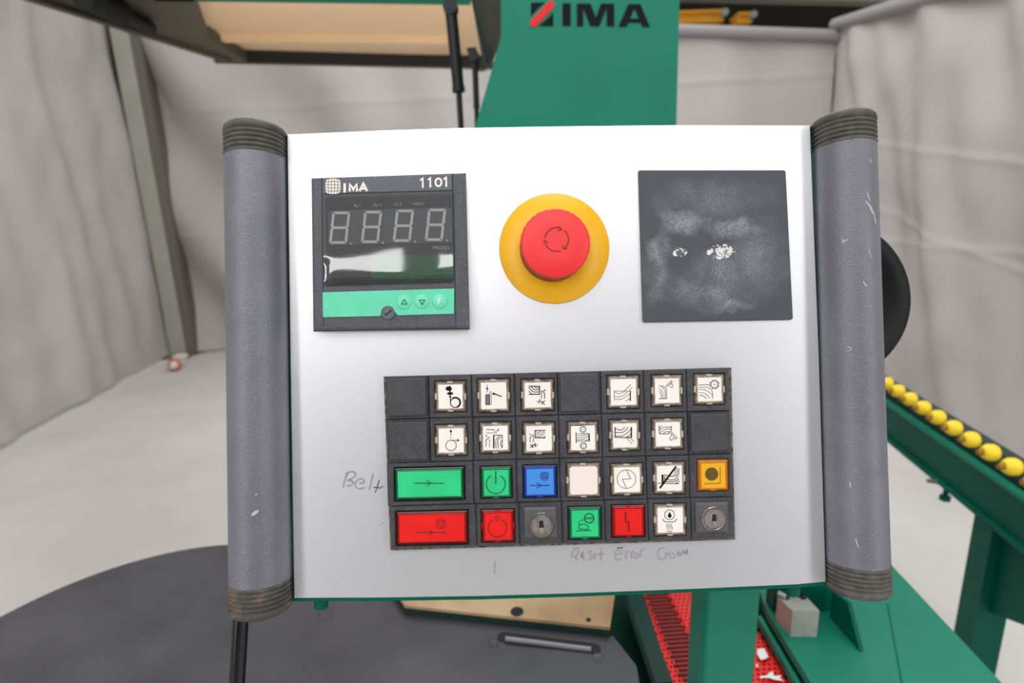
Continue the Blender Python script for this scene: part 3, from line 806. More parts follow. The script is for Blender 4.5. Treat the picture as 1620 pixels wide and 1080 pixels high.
def scratch(hnd, a, d, p1, p2, w_, R=RT):
    # thin worn streak lying on the tube surface between two pixels
    b_ = MB(); N_ = 5; vs = []
    for k in range(N_ + 1):
        t = k / N_; px = p1[0] + (p2[0] - p1[0]) * t; py = p1[1] + (p2[1] - p1[1]) * t
        z = R
        for it in range(4):
            q = pl(px, py, z + .0025); s = Vector((q.x - a.x, q.y - a.y)); along = s.dot(Vector((d.x, d.y)))
            perp = s.dot(Vector((d.y, -d.x))); z = math.sqrt(max(R * R - perp * perp, 0))
        ww = w_ * SC / 2 * math.sin(math.pi * (.15 + .7 * t))
        tdir = Vector((p2[0] - p1[0], -(p2[1] - p1[1]))).normalized(); nd = Vector((-tdir.y, tdir.x))
        for sg in (-1, 1):
            qq = q + nd * ww * sg; s2_ = Vector((qq.x - a.x, qq.y - a.y)); pp = s2_.dot(Vector((d.y, -d.x)))
            vs.append((qq.x, qq.y, .0025 + math.sqrt(max(R * R - pp * pp, 0)) + .00012))
    b_.add(vs, [(2 * k, 2 * k + 1, 2 * k + 3, 2 * k + 2) for k in range(N_)])
    b_.build('scratch', 'scratch', hnd)
for s_ in (((398, 815), (409, 807), 5), ((404, 783), (407, 781), 2)): scratch(hL, aL, dL_, *s_)
for s_ in (((1369, 318), (1380, 330), 3), ((1376, 328), (1383, 340), 4), ((1382, 338), (1386, 356), 2.5), ((1371, 302), (1376, 318), 2), ((1320, 386), (1333, 383), 2.5),
           ((1324, 381), (1334, 379), 1.5), ((1318, 548), (1330, 556), 1.5), ((1376, 250), (1379, 258), 2), ((1365, 445), (1371, 453), 2), ((1374, 393), (1378, 408), 1.5), ((1340, 760), (1344, 770), 1.5), ((1352, 850), (1358, 866), 1.5)):
    scratch(hR, aR, dR_, *s_)

# dark wheel showing behind right handle
hc = onplane(1317, 471.8, _o + _n * -.12, _n)
hcl = PMi @ hc
wh = MB().lathe([(.028, 0), (.0655, .002), (.0685, .006), (.0693, .012), (.0693, .016), (.067, .020), (.055, .021), (.052, .014), (.0, .014)], (hcl.x, hcl.y, hcl.z - .02), (0, 0, 1), 72).build('hand_wheel', 'rubber', panel)
MB().cyl((hcl.x, hcl.y, hcl.z - .02), (hcl.x, hcl.y, hcl.z - .045), .011).build('spindle', 'dark', wh)
MB().box((hcl.x - .06, hcl.y, hcl.z - .045), (.15, .03, .012)).box((hcl.x - .125, hcl.y, (hcl.z - .045 - .07) / 2), (.02, .03, abs(hcl.z - .045 + .07))).build('wheel_bracket', 'dark', wh)

# support post behind/below the panel
pf1, pf2 = V(1117, 938, .46), V(1206, 936, .46)
wP = (pf2 - pf1).length
def roundrect(x0, y0, x1, y1, r, n=4):
    P = []
    for (cx, cy, a0) in ((x1 - r, y0 + r, -90), (x1 - r, y1 - r, 0), (x0 + r, y1 - r, 90), (x0 + r, y0 + r, 180)):
        P += circle(cx, cy, r, a0, a0 + 90, n)
    return P
pm = MB().prism(roundrect(pf1.x, .46, pf2.x, .505, .006), 0.0, _o.z + .02)
po = pm.build('support_post', 'postgreen', None); 
po.parent = panel; po.matrix_parent_inverse = Matrix.Identity(4); po.matrix_local = PMi
am = MB().box(((pf1.x + pf2.x) / 2, .43, _o.z - .02), (.04, .08, .05)).build('support_arm', 'postgreen', po)
pw = MB().prism([(pf1.x - .0005, .47), (pf1.x - .0005, .5), (pf1.x - .0035, .5), (pf1.x - .0035, .47)], 1.15, pf1.z + .05)
pwo = pw.build('shaded_side', 'olive', po)  # dark sheet painting the shade on the post's left face

# ---- display unit
def unit_poly(pxs, h): return [pl(x, y, h) for x, y in pxs]
def inter(a, b, t): return (a[0] + (b[0] - a[0]) * t, a[1] + (b[1] - a[1]) * t)
DC = [(493, 281), (735, 274), (741, 518), (496, 522)]
HD = .009
disp = MB().prism(unit_poly(DC, HD), 0, HD, .0012, 2).build('process_display', 'bezel', panel)
disp['label'] = 'charcoal digital display unit with four unlit digits and mint strip'
t5 = lambda x, y: (480 + x / 3.857, 260 + y / 3.857)         # crop used to measure the display
def flatpx(pts, h, name, m, parent, bev=0, z0=None):
    return MB().prism([pl(x, y, h) for x, y in pts], HD if z0 is None else z0, h, bev).build(name, m, parent)
flatpx([t5(119, 88), t5(905, 62), t5(908, 158), t5(120, 180)], HD + .0006, 'head_strip', 'bezel_head', disp, .0003)
win = [t5(118, 188), t5(908, 165), t5(914, 715), t5(122, 738)]
flatpx(win, HD + .0003, 'window_backing', 'window', disp)
flatpx([t5(152, 290), t5(165, 283), t5(892, 260), t5(902, 270), t5(906, 470), t5(895, 478), t5(165, 493), t5(154, 482)], HD + .0006, 'readout_field', 'readout', disp)
flatpx([t5(412, 565), t5(425, 556), t5(906, 548), t5(908, 690), t5(895, 698), t5(430, 702), t5(414, 690)], HD + .0006, 'green_readout', 'green_readout', disp)
# large digits
def seg_polys(ox, oy, w_, h_, slant, t):
    def q(u, v): return (ox + u * w_ + (1 - v) * slant, oy + v * h_)
    g = .02
    tx, ty = t / w_, t / h_
    H_ = lambda v: [q(g + tx * .25, v), q(tx * .7, v - ty / 2), q(1 - tx * .7, v - ty / 2), q(1 - g - tx * .25, v), q(1 - tx * .9, v + ty / 2), q(tx * .9, v + ty / 2)]
    top_ = [q(tx * .35, 0), q(1 - tx * .35, 0), q(1 - tx * 1.05, ty), q(tx * 1.05, ty)]
    bot_ = [q(tx * 1.05, 1 - ty), q(1 - tx * 1.05, 1 - ty), q(1 - tx * .35, 1), q(tx * .35, 1)]
    def Vt(u, v0, v1, left, upper):
        if upper: return [q(u, v0 + ty * .35), q(u + (tx if left else -tx), v0 + ty * 1.15), q(u + (tx if left else -tx), v1 - ty * .6), q(u + (tx * .4 if left else -tx * .4), v1 - ty * .1), q(u, v1 - ty * .5)]
        return [q(u, v0 + ty * .5), q(u + (tx * .4 if left else -tx * .4), v0 + ty * .1), q(u + (tx if left else -tx), v0 + ty * .6), q(u + (tx if left else -tx), v1 - ty * 1.15), q(u, v1 - ty * .35)]
    return [top_, H_(.5), bot_, Vt(0, 0, .5, True, True), Vt(1, 0, .5, False, True), Vt(0, .5, 1, True, False), Vt(1, .5, 1, False, False)]
tt = lambda x, y: (500 + x / 6.75, 320 + y / 6.75)
for (ox, oy) in ((137, 98), (477, 90), (817, 77), (1160, 67)):
    for sp in seg_polys(ox, oy, 193, 345, 38, 29):
        MB().flat([pl(*tt(x, y), HD + .0009) for x, y in sp], HD + .0009).build('digit_segment', 'segment', disp)
for (x, y) in ((371, 440), (714, 430), (1055, 418), (1398, 407)):
    MB().flat([pl(*tt(*c), HD + .0009) for c in circle(x, y, 14, n=12)], HD + .0009).build('decimal_point', 'pale', disp)
for k, ox in enumerate((622, 835, 1045, 1255)):
    b_ = MB()
    for sp in seg_polys(ox, 690 - k * 4, 112, 190 if k < 0 else 105, 14, 16):
        b_.flat([pl(*tt(x, y), HD + .0009) for x, y in sp], HD + .0009)
    b_.build('small_digit', 'green_seg', disp)
# stroke lettering
FONT = {'I': [[(.5, 0), (.5, 1)]], 'M': [[(0, 1), (0, 0), (.5, .75), (1, 0), (1, 1)]], 'A': [[(0, 1), (.5, 0), (1, 1)], [(.2, .66), (.8, .66)]],
        '1': [[(.15, .22), (.6, .0), (.6, 1)]], '0': [circle(.5, .5, .5, n=18, ry=.5) + [(1, .5)]], 'L': [[(0, 0), (0, 1), (.9, 1)]],
        '2': [[(.05, .2), (.3, 0), (.75, .02), (.9, .3), (.05, 1), (.95, 1)]], '3': [[(.1, 0), (.85, 0), (.45, .42), (.85, .6), (.8, .92), (.4, 1), (.05, .88)]],
        'N': [[(0, 1), (0, 0), (1, 1), (1, 0)]], 'P': [[(0, 1), (0, 0), (.7, 0), (.95, .25), (.7, .52), (0, .52)]], 'R': [[(0, 1), (0, 0), (.7, 0), (.95, .25), (.7, .52), (0, .52)], [(.5, .52), (1, 1)]],
        'O': [circle(.5, .5, .5, n=14, ry=.5) + [(1, .5)]], 'C': [circle(.55, .5, .5, 40, 320, 12)], 'E': [[(.9, 0), (0, 0), (0, 1), (.9, 1)], [(0, .5), (.75, .5)]],
        'S': [[(.9, .12), (.55, 0), (.15, .1), (.1, .35), (.85, .6), (.9, .85), (.5, 1), (.05, .88)]], 'F': [[(.9, 0), (0, 0), (0, 1)], [(0, .48), (.75, .48)]]}
def word(tr, text, boxes, w_, h, name, m, parent, skew=0):
    for ch, (x0, y0, x1, y1) in zip(text, boxes):
        b_ = MB()
        for st in FONT[ch]:
            P = [pl(*tr(x0 + (x1 - x0) * u + (y1 - y0) * (1 - v) * skew, y0 + (y1 - y0) * v), h) for u, v in st]
            b_.ribbon(P, w_, h)
        yield b_
def lettering(tr, text, boxes, wpx, h, m, parent, name='letter', joined=True, skew=0):
    sc_ = (pl(*tr(0, 0), h) - pl(*tr(1, 0), h)).length
    tot = MB()
    for b_ in word(tr, text, boxes, wpx * sc_, h, name, m, parent, skew):
        if joined: tot.add(b_.v, b_.f)
        else: b_.build(name, m, parent)
    if joined: tot.build(name, m, parent)
T1 = lambda x, y: (505 + x / 7.0435, 270 + y / 7.0435)
HT = HD + .0008
lettering(T1, 'IMA', [(270, 139, 296, 243), (340, 146, 420, 230), (450, 142, 534, 226)], 27, HT, 'cream', disp, 'logo_lettering')
lettering(T1, '1101', [(1118, 84, 1178, 190), (1202, 80, 1262, 186), (1295, 86, 1362, 172), (1378, 74, 1440, 180)], 21, HT, 'cream', disp, 'model_number')
b_ = MB()       # globe emblem: rounded disc cut by a curved grid
sc_ = 1 / 7.0435
def sq(a, R_, e=.55):
    c_, s_ = math.cos(a), math.sin(a); return (154 + 84 * math.copysign(abs(c_) ** e, c_), 174 + 86 * math.copysign(abs(s_) ** e, s_))
b_.flat([pl(*T1(*sq(2 * math.pi * k / 32, 80)), HT) for k in range(32)], HT)
em = b_.build('globe_emblem', 'cream', disp)
b_ = MB()
for k in (-.6, -.2, .2, .6):
    P = [(154 + 84 * k * math.sqrt(max(1 - (v * .62) ** 2, 0)) * 1.08, 174 + 84 * v) for v in [i / 6 - 1 for i in range(13)]]
    b_.ribbon([pl(*T1(*p), HT) for p in P], 6 * sc_ * SC, HT + .0001)
    P = [(154 + 82 * v, 174 + 84 * k * math.sqrt(max(1 - (v * .62) ** 2, 0)) * 1.08) for v in [i / 6 - 1 for i in range(13)]]
    b_.ribbon([pl(*T1(*p), HT) for p in P], 6 * sc_ * SC, HT + .0001)
b_.build('emblem_grid', 'bezel', disp)
HW = HD + .0005
lettering(T1, 'AL1', [(384, 374, 412, 400), (420, 374, 440, 400), (446, 374, 464, 400)], 6, HW, 'pale', disp, 'print')
lettering(T1, 'AL2', [(606, 368, 634, 394), (642, 368, 662, 394), (670, 368, 694, 394)], 6, HW, 'pale', disp, 'print')
lettering(T1, 'AL3', [(832, 360, 860, 388), (868, 360, 888, 388), (894, 360, 918, 388)], 6, HW, 'pale', disp, 'print')
lettering(T1, 'MAIN', [(1044, 352, 1074, 382), (1080, 352, 1108, 382), (1112, 352, 1126, 382), (1136, 352, 1164, 382)], 6, HW, 'pale', disp, 'print')
lettering(tt, 'PROCES', [(1250, 470, 1276, 502), (1282, 470, 1306, 502), (1312, 470, 1338, 502), (1344, 470, 1368, 502), (1376, 470, 1396, 502), (1402, 470, 1422, 502)], 5, HW, 'pale', disp, 'print')
# clear window film, gently wavy
def film():
    nu_, nv_ = 40, 28; vs = []; fs = []
    for j in range(nv_ + 1):
        for i in range(nu_ + 1):
            u, v = i / nu_, j / nv_
            a = inter(t5(118, 188), t5(908, 165), u); c_ = inter(t5(122, 738), t5(914, 715), u); p = inter(a, c_, v)
            q = pl(*p, HD + .0022)
            ed = min(1 - v, u * 1.6 + max(0, .75 - v) * 2)
            dome = 0.0006 * (1 - math.exp(-ed / .03))
            wv = .00007 * math.sin(u * 6.5 + .9) * math.exp(-((v - .74) / .2) ** 2)
            vs.append((q.x, q.y, HD + .0011 + dome + wv))
    for j in range(nv_):
        for i in range(nu_):
            a = j * (nu_ + 1) + i; fs.append((a, a + nu_ + 1, a + nu_ + 2, a + 1))
    MB().add(vs, fs, True).build('window_film', 'film', disp)
film()
# mint strip
ms = [t5(117, 780), t5(920, 757), t5(918, 910), t5(577, 920), t5(563, 905), t5(548, 884), t5(520, 872), t5(497, 879), t5(480, 900), t5(468, 924), t5(120, 932)]
flatpx(ms, HD + .0006, 'mint_strip', 'mint', disp)
for (x, y) in ((613, 838), (722, 835), (831, 832)):
    c_ = pl(*t5(x, y), HD + .001)
    o = MB().lathe([(.0047, 0), (.0046, .0003), (.0035, .0007), (.001, .0009)], (c_.x, c_.y, HD + .0006), (0, 0, 1), 28).build('membrane_button', 'mint_btn', disp)
hs = HD + .0017
def triangle(px, name, m):
    b_ = MB(); b_.ribbon([pl(*t5(*p), hs) for p in px], 4.2 * SC / 3.857, hs, True); b_.build(name, m, disp)
triangle([(615, 823), (632, 852), (599, 852)], 'up_arrow', 'ink_green')
triangle([(708, 827), (741, 827), (724, 855)], 'down_arrow', 'ink_green')
lettering(t5, 'F', [(823, 820, 843, 850)], 6, hs, 'white_pr', disp, 'button_letter')
c_ = pl(*t5(515, 905), HD + .001)
scw = MB().lathe([(.0042, 0), (.0042, .0006), (.0037, .0009)], (c_.x, c_.y, HD), (0, 0, 1), 24).build('screw', 'bezel_head', disp)
b_ = MB(); b_.ribbon([pl(*t5(496, 920), HD + .001), pl(*t5(538, 890), HD + .001)], .0009, HD + .00095); b_.build('slot', 'black', disp)
# side grooves of the display frame
for (a, b) in ((t5(112, 80), t5(122, 990)), (t5(910, 52), t5(930, 985))):
    b_ = MB(); b_.ribbon([pl(*a, HD + .0001), pl(*b, HD + .0001)], .0004, HD + .0001); b_.build('groove', 'black', disp)
# shadow gap around display (rubber gasket)
MB().prism([pl(x, y) for x, y in ((494, 283), (737, 275), (743, 520), (497, 524))], 0, .0012).build('gasket', 'rubber', disp)

# ---- emergency stop
ec = pl(877, 392.5, .001)
ER = 87.5 * SC
est = MB().lathe([(ER, 0), (ER, .0012), (ER * .98, .0022), (ER * .70, .0048), (ER * .66, .0052), (ER * .62, .0052)], (ec.x, ec.y, 0), (0, 0, 1), 96).build('emergency_stop', 'yellow', panel)
est['label'] = 'red mushroom stop button on round yellow collar'
HE = .026
ecc = pl(879, 384, HE)
RE = 55.5 * SC * (0.344 - HE) / 0.344
scal = lambda a: 1 + .012 * abs(math.cos(a * 15)) - .006
ax_ = Vector((ecc.x, ecc.y, 0))
MB().lathe([(RE * .99, .003), (RE * .99, .010)], ax_, (0, 0, 1), 64).build('neck', 'red_side', est)
MB().lathe([(RE * .98, .010), (RE * 1.0, .0105), (RE * 1.0, HE - .003)], ax_, (0, 0, 1), 180, True, False, scal).build('grip_rim', 'red_side', est)
MB().lathe([(RE * 1.0, HE - .004), (RE * 1.0, HE - .0015), (RE * .985, HE - .0006), (RE * .93, HE), (RE * .5, HE + .0002)], ax_, (0, 0, 1), 180, True, True, scal).build('mushroom_head', 'red_head', est)
T5 = lambda x, y: (810 + x / 7.714, 310 + y / 7.714)
b_ = MB(); he = HE + .0004
ww = 15 * SC / 7.714 * .92
for (a0, a1) in ((188, 288), (-48, 52), (72, 162)):
    b_.ribbon([pl(*T5(*p), he) for p in circle(545, 530, 146, a0, a1, 14)], ww, he)
for st in ([(570, 372), (604, 408), (556, 422)], [(628, 598), (626, 642), (672, 640)], [(385, 576), (402, 542), (442, 572)]):
    b_.ribbon([pl(*T5(*p), he) for p in st], ww, he)
b_.build('turn_arrows', 'red_dark', est)

# ---- blanking plate
BC = [(1010.5, 270), (1013, 268.8), (1241, 268.8), (1243.5, 271), (1255, 503), (1252.5, 505.5), (1020.5, 509.5), (1017.5, 507)]
bo = pl(1132, 388, .002)
bpm = MB().prism([pl(x, y, .002) for x, y in BC], .0002, .002, .0006, 2)
bl_ = bpm.build('blanking_plate', 'smear', panel, (bo.x, bo.y, 0))
bl_['label'] = 'square charcoal blanking plate with chalky smears and white residue'

# ---- keypad
rows = [((608.3, 595.3), (1154, 581.2)), ((610.3, 663.5), (1156, 649.4)), ((611.3, 732.8), (1158.3, 717.6)), ((616, 800.8), (1160.3, 785.5)), ((618, 868.5), (1161, 851.8))]
HK = .006
def gp(r, c, top=True):      # pixel of the grid corner: row line r, column line c (0..8)
    a, b = rows[r]; return inter(a, b, c / 8)
xfix = {}
def cell(r, c, n=1):
    # corners of one module; rows 1 and 2 share columns, rows 3 and 4 sit a little to the right
    A_, B_ = rows[r]; C_, D_ = rows[r + 1]
    L0 = A_[0] + (1.2 if r in (0, 1) else (1.0 if r == 2 else 0.5)); R0 = B_[0]
    if r == 2: L0, R0 = 611.2, 1158.8
    if r == 3: L0, R0 = 616.5, 1160.8
    u0, u1 = c / 8, (c + n) / 8
    def at(u, k):
        y0 = A_[1] + (B_[1] - A_[1]) * u; y1 = C_[1] + (D_[1] - C_[1]) * u
        x0 = L0 + (R0 - L0) * u; lean = (1.6 if r < 2 else 1.9)
        return (x0 + lean * k, y0 + (y1 - y0) * k)
    return [at(u0, 0), at(u1, 0), at(u1, 1), at(u0, 1)]
MB().prism([pl(*p) for p in (rows[0][0], rows[0][1], (1160, 851), (619, 868))], 0, HK * .45).build('keypad_bed', 'dust', panel)
def shrink(q, l, t, r, b):
    # inset a pixel quad by pixel margins
    (x0, y0), (x1, y1), (x2, y2), (x3, y3) = q
    W1 = math.hypot(x1 - x0, y1 - y0); H1 = math.hypot(x3 - x0, y3 - y0)
    def f(u, v):
        a = inter(q[0], q[1], u); c_ = inter(q[3], q[2], u); return inter(a, c_, v)
    return [f(l / W1, t / H1), f(1 - r / W1, t / H1), f(1 - r / W1, 1 - b / H1), f(l / W1, 1 - b / H1)]
def qpl(q, h): return [pl(x, y, h) for x, y in q]
CA = lambda x, y: (680 + x / 11.571, 590 + y / 11.571)
CB = lambda x, y: (820 + x / 11.571, 590 + y / 11.571)
CC = lambda x, y: (955 + x / 8.1, 580 + y / 8.1)
CD = lambda x, y: (680 + x / 8.1, 660 + y / 8.1)
CE = lambda x, y: (890 + x / 8.1, 650 + y / 8.1)
CF = lambda x, y: (610 + x / 5.786, 730 + y / 5.786)
CG = lambda x, y: (890 + x / 5.786, 715 + y / 5.786)
def gear(cx, cy, r0, r1, n=8):
    P = []
    for k in range(n):
        for (da, rr) in ((-.30, r0), (-.18, r1), (.18, r1), (.30, r0)):
            a = 2 * math.pi * (k + da + .5) / n; P.append((cx + rr * math.cos(a), cy + rr * math.sin(a)))
    return P
# strokes: ('l' polyline | 's' smooth curve | 'c' closed line | 'f' filled, points, width)
SY = {}
SY[0, 1] = (CA, 11.571, [('f', circle(345, 283, 58, n=14, ry=42), 0), ('f', [(345, 250), (372, 225), (402, 300), (365, 335)], 0), ('f', circle(342, 374, 26, n=10), 0), ('f', circle(395, 372, 34, n=10, ry=24), 0),
    ('l', [(370, 310), (372, 400)], 22), ('f', [(372, 398), (345, 442), (400, 442)], 0), ('l', [(376, 400), (378, 560)], 13), ('c', circle(465, 540, 88, n=28), 15), ('l', circle(467, 537, 88, -125, 70, 18), 28)])
SY[0, 2] = (CA, 11.571, [('l', [(1050, 215), (1050, 355)], 9), ('f', [(1050, 245), (1028, 298), (1072, 298)], 0), ('c', [(1022, 392), (1095, 392), (1095, 578), (1022, 578)], 9),
    ('f', [(1026, 396), (1091, 396), (1091, 574), (1026, 574)], -1), ('c', [(1099, 340), (1126, 340), (1126, 576), (1099, 576)], 6), ('f', [(1138, 377), (1172, 355), (1202, 380), (1170, 404)], 0), ('l', [(1190, 380), (1315, 430)], 16)])
SY[0, 3] = (CB, 11.571, [('l', [(190, 240), (390, 240), (390, 386), (195, 389)], 15), ('s', [(290, 245), (325, 270), (385, 262)], 11), ('s', [(235, 248), (290, 303), (385, 300)], 12), ('s', [(190, 262), (270, 340), (385, 342)], 12), ('s', [(195, 330), (235, 376), (260, 388)], 12),
    ('l', [(425, 465), (425, 320), (482, 368), (482, 465)], 12), ('l', [(463, 332), (497, 300)], 13), ('l', [(340, 522), (400, 515)], 11), ('l', [(388, 475), (396, 530), (375, 558)], 11), ('l', [(412, 508), (434, 522), (434, 578)], 11), ('l', [(486, 500), (440, 545)], 11), ('l', [(452, 538), (486, 577)], 11)])
SY[0, 5] = (CC, 8.1, [('l', [(137, 436), (135, 310), (345, 310)], 5), ('l', [(342, 305), (342, 438)], 12), ('s', [(140, 325), (200, 343), (270, 316)], 5), ('s', [(140, 376), (200, 385), (262, 360), (306, 316)], 5), ('s', [(142, 413), (210, 418), (280, 388), (336, 345)], 5), ('s', [(278, 438), (310, 425), (336, 402)], 5),
    ('l', [(272, 303), (350, 225)], 6), ('l', [(328, 302), (366, 265)], 5)])
SY[0, 6] = (CC, 8.1, [('l', [(705, 242), (765, 250), (806, 290), (806, 408), (708, 408)], 6), ('s', [(710, 272), (752, 322), (760, 405)], 5), ('s', [(742, 250), (785, 312), (786, 405)], 5), ('s', [(710, 308), (735, 348), (736, 405)], 5),
    ('c', [(798, 246), (864, 178), (880, 190), (812, 260)], 5), ('l', [(868, 202), (890, 245), (872, 270), (846, 250)], 5), ('l', [(832, 236), (855, 212), (866, 232)], 4)])
SY[0, 7] = (CC, 8.1, [('l', [(1215, 232), (1366, 232)], 6), ('s', [(1215, 262), (1320, 263), (1378, 290), (1397, 345), (1397, 408)], 5), ('s', [(1224, 285), (1300, 297), (1350, 325), (1392, 362)], 5), ('s', [(1222, 328), (1298, 342), (1364, 404)], 5), ('s', [(1224, 364), (1275, 372), (1318, 406)], 6),
    ('c', gear(1420, 225, 43, 58), 7), ('f', circle(1420, 226, 8, n=8), 0)])
SY[1, 1] = (CD, 8.1, [('f', [(268, 152), (250, 188), (288, 188)], 0), ('l', [(268, 180), (272, 236)], 6), ('f', circle(268, 262, 7, n=8), 0), ('c', circle(272, 360, 67, n=32), 6), ('l', [(272, 293), (355, 293)], 6), ('f', [(382, 293), (346, 273), (356, 293), (346, 313)], 0)])
SY[1, 2] = (CD, 8.1, [('l', [(722, 156), (814, 156), (856, 198), (722, 200)], 6), ('l', [(860, 175), (886, 150)], 10), ('l', [(712, 230), (734, 246)], 8), ('l', [(720, 378), (720, 290), (768, 250)], 7), ('l', [(765, 285), (765, 318)], 7), ('l', [(765, 330), (765, 352)], 8), ('l', [(765, 362), (765, 382)], 7),
    ('l', [(819, 226), (819, 395)], 15), ('l', [(818, 229), (930, 229)], 8), ('l', [(929, 229), (929, 392)], 6), ('s', [(888, 238), (845, 300), (850, 395)], 7), ('s', [(922, 240), (872, 300), (880, 395)], 7), ('s', [(928, 290), (905, 335), (926, 388)], 7)])
SY[1, 3] = (CD, 8.1, [('l', [(1480, 166), (1348, 166), (1348, 264)], 8), ('l', [(1346, 260), (1480, 261)], 11), ('s', [(1352, 180), (1395, 190), (1430, 168)], 6), ('s', [(1352, 208), (1415, 212), (1470, 172)], 6), ('s', [(1352, 238), (1425, 238), (1480, 192)], 6), ('s', [(1440, 262), (1462, 255), (1480, 238)], 6),
    ('l', [(1274, 208), (1292, 224)], 7), ('l', [(1285, 320), (1285, 252), (1327, 222), (1327, 318)], 7), ('l', [(1288, 345), (1325, 392)], 7), ('l', [(1284, 390), (1325, 345)], 7), ('l', [(1318, 342), (1322, 396)], 7), ('l', [(1328, 350), (1386, 351)], 7), ('l', [(1350, 322), (1345, 376)], 7), ('l', [(1332, 343), (1368, 377)], 7)])
SY[1, 4] = (CE, 8.1, [('c', gear(262, 236, 31, 40), 6), ('f', circle(262, 237, 6, n=8), 0), ('c', gear(268, 445, 31, 41), 6), ('f', circle(268, 446, 6, n=8), 0), ('l', [(173, 272), (175, 410)], 9), ('l', [(185, 292), (340, 288)], 5), ('l', [(340, 288), (342, 386)], 14), ('l', [(180, 388), (340, 385)], 6),
    ('s', [(185, 314), (245, 312), (290, 290)], 5), ('s', [(185, 342), (262, 335), (325, 292)], 5), ('s', [(185, 370), (270, 360), (335, 318)], 6), ('s', [(285, 385), (312, 374), (335, 352)], 5), ('l', [(103, 488), (103, 186), (250, 184), (405, 174)], 6)])
SY[1, 5] = (CE, 8.1, [('l', [(672, 204), (674, 340)], 11), ('l', [(670, 338), (888, 338)], 9), ('l', [(882, 204), (882, 340)], 14), ('s', [(680, 222), (735, 245), (770, 232), (800, 205)], 7), ('s', [(680, 274), (755, 275), (805, 250), (842, 205)], 7), ('s', [(680, 320), (770, 315), (835, 275), (876, 230)], 7), ('s', [(820, 335), (850, 318), (876, 290)], 7),
    ('l', [(818, 340), (892, 422)], 5), ('l', [(862, 340), (918, 396)], 5)])
SY[1, 6] = (CE, 8.1, [('l', [(1237, 188), (1241, 295)], 8), ('l', [(1238, 293), (1355, 293), (1394, 250), (1394, 188)], 7), ('s', [(1245, 242), (1300, 210), (1390, 206)], 6), ('s', [(1252, 278), (1310, 238), (1390, 230)], 6), ('s', [(1285, 292), (1325, 266), (1380, 268)], 6), ('s', [(1243, 214), (1262, 198), (1278, 190)], 6),
    ('c', [(1386, 292), (1402, 277), (1466, 340), (1450, 360)], 6), ('l', [(1390, 318), (1372, 352), (1396, 376), (1428, 348)], 6)])
SY[2, 0] = (CF, 5.786, [('l', [(260, 198), (532, 198)], 7), ('l', [(380, 172), (412, 198), (380, 224)], 6)])
SY[2, 2] = (CF, 5.786, [('l', circle(1008, 205, 87, -62, 242, 28), 7), ('l', [(1008, 85), (1008, 205)], 9)])
SY[2, 3] = (CF, 5.786, [('l', [(1320, 218), (1505, 218)], 7), ('l', [(1385, 194), (1425, 218), (1385, 244)], 6), ('c', circle(1444, 128, 30, n=20), 4.5), ('c', circle(1463, 126, 30, n=20), 4.5), ('c', circle(1455, 145, 30, n=20), 4.5), ('c', circle(1454, 133, 9, n=12), 4)])
SY[2, 5] = (CG, 5.786, [('c', circle(585, 247, 85, n=36), 3.6), ('l', [(585, 163), (624, 243), (548, 248), (586, 330)], 4)])
SY[2, 6] = (CG, 5.786, [('l', [(866, 284), (1065, 290)], 5), ('l', [(915, 205), (917, 285)], 16), ('s', [(940, 208), (990, 220), (1060, 212)], 6), ('s', [(935, 238), (1000, 256), (1060, 228)], 6), ('s', [(935, 268), (1010, 272), (1065, 248)], 6), ('s', [(1030, 288), (1055, 278), (1070, 262)], 6), ('l', [(935, 205), (935, 285)], 5),
    ('l', [(890, 330), (1040, 130)], 15), ('s', [(1022, 205), (1032, 180), (1028, 160), (1040, 142)], 5), ('s', [(1040, 205), (1052, 182), (1046, 162), (1055, 145)], 5), ('s', [(1058, 210), (1066, 185), (1062, 165), (1070, 148)], 5)])
SY[2, 7] = (CG, 5.786, [('f', circle(1365, 200, 60, n=32), 0), ('l', [(1443, 135), (1443, 283), (1298, 291)], 4.5)])
SY[3, 0] = (CF, 5.786, [('l', [(285, 648), (555, 648)], 7), ('l', [(400, 625), (432, 648), (400, 672)], 6), ('c', circle(505, 567, 45, n=28), 4.5), ('c', [(475, 545), (535, 545), (505, 606)], 6)])
SY[3, 2] = (CF, 5.786, [('l', circle(1025, 605, 85, -62, 242, 28), 7), ('c', circle(1022, 517, 20, n=16), 5.5)])
SY[3, 4] = (CG, 5.786, [('c', circle(243, 605, 43, n=28), 8), ('l', [(200, 599), (287, 599)], 5), ('l', [(200, 611), (287, 611)], 5), ('s', [(148, 700), (152, 672), (190, 659), (226, 672), (236, 702), (200, 706), (148, 700)], 6), ('l', [(120, 721), (262, 716)], 6), ('l', [(165, 706), (167, 718)], 5), ('l', [(222, 706), (222, 716)], 5),
    ('s', [(148, 660), (152, 640), (170, 625), (200, 620)], 4.5), ('l', [(148, 660), (160, 668)], 4)])
SY[3, 5] = (CG, 5.786, [('l', [(576, 545), (578, 636), (605, 640), (607, 727)], 12)])
SY[3, 6] = (CG, 5.786, [('c', circle(980, 573, 45, n=28), 4.5), ('f', [(980, 546), (966, 572), (962, 585), (970, 598), (981, 602), (992, 597), (999, 585), (994, 570)], 0), ('l', [(914, 612), (938, 638), (1025, 638), (1047, 610)], 5), ('l', [(955, 725), (1005, 725)], 4),
    ('s', [(962, 655), (952, 672), (965, 690), (958, 710)], 4), ('s', [(982, 655), (972, 672), (985, 690), (978, 710)], 4), ('s', [(1002, 655), (992, 672), (1005, 690), (998, 710)], 4)])
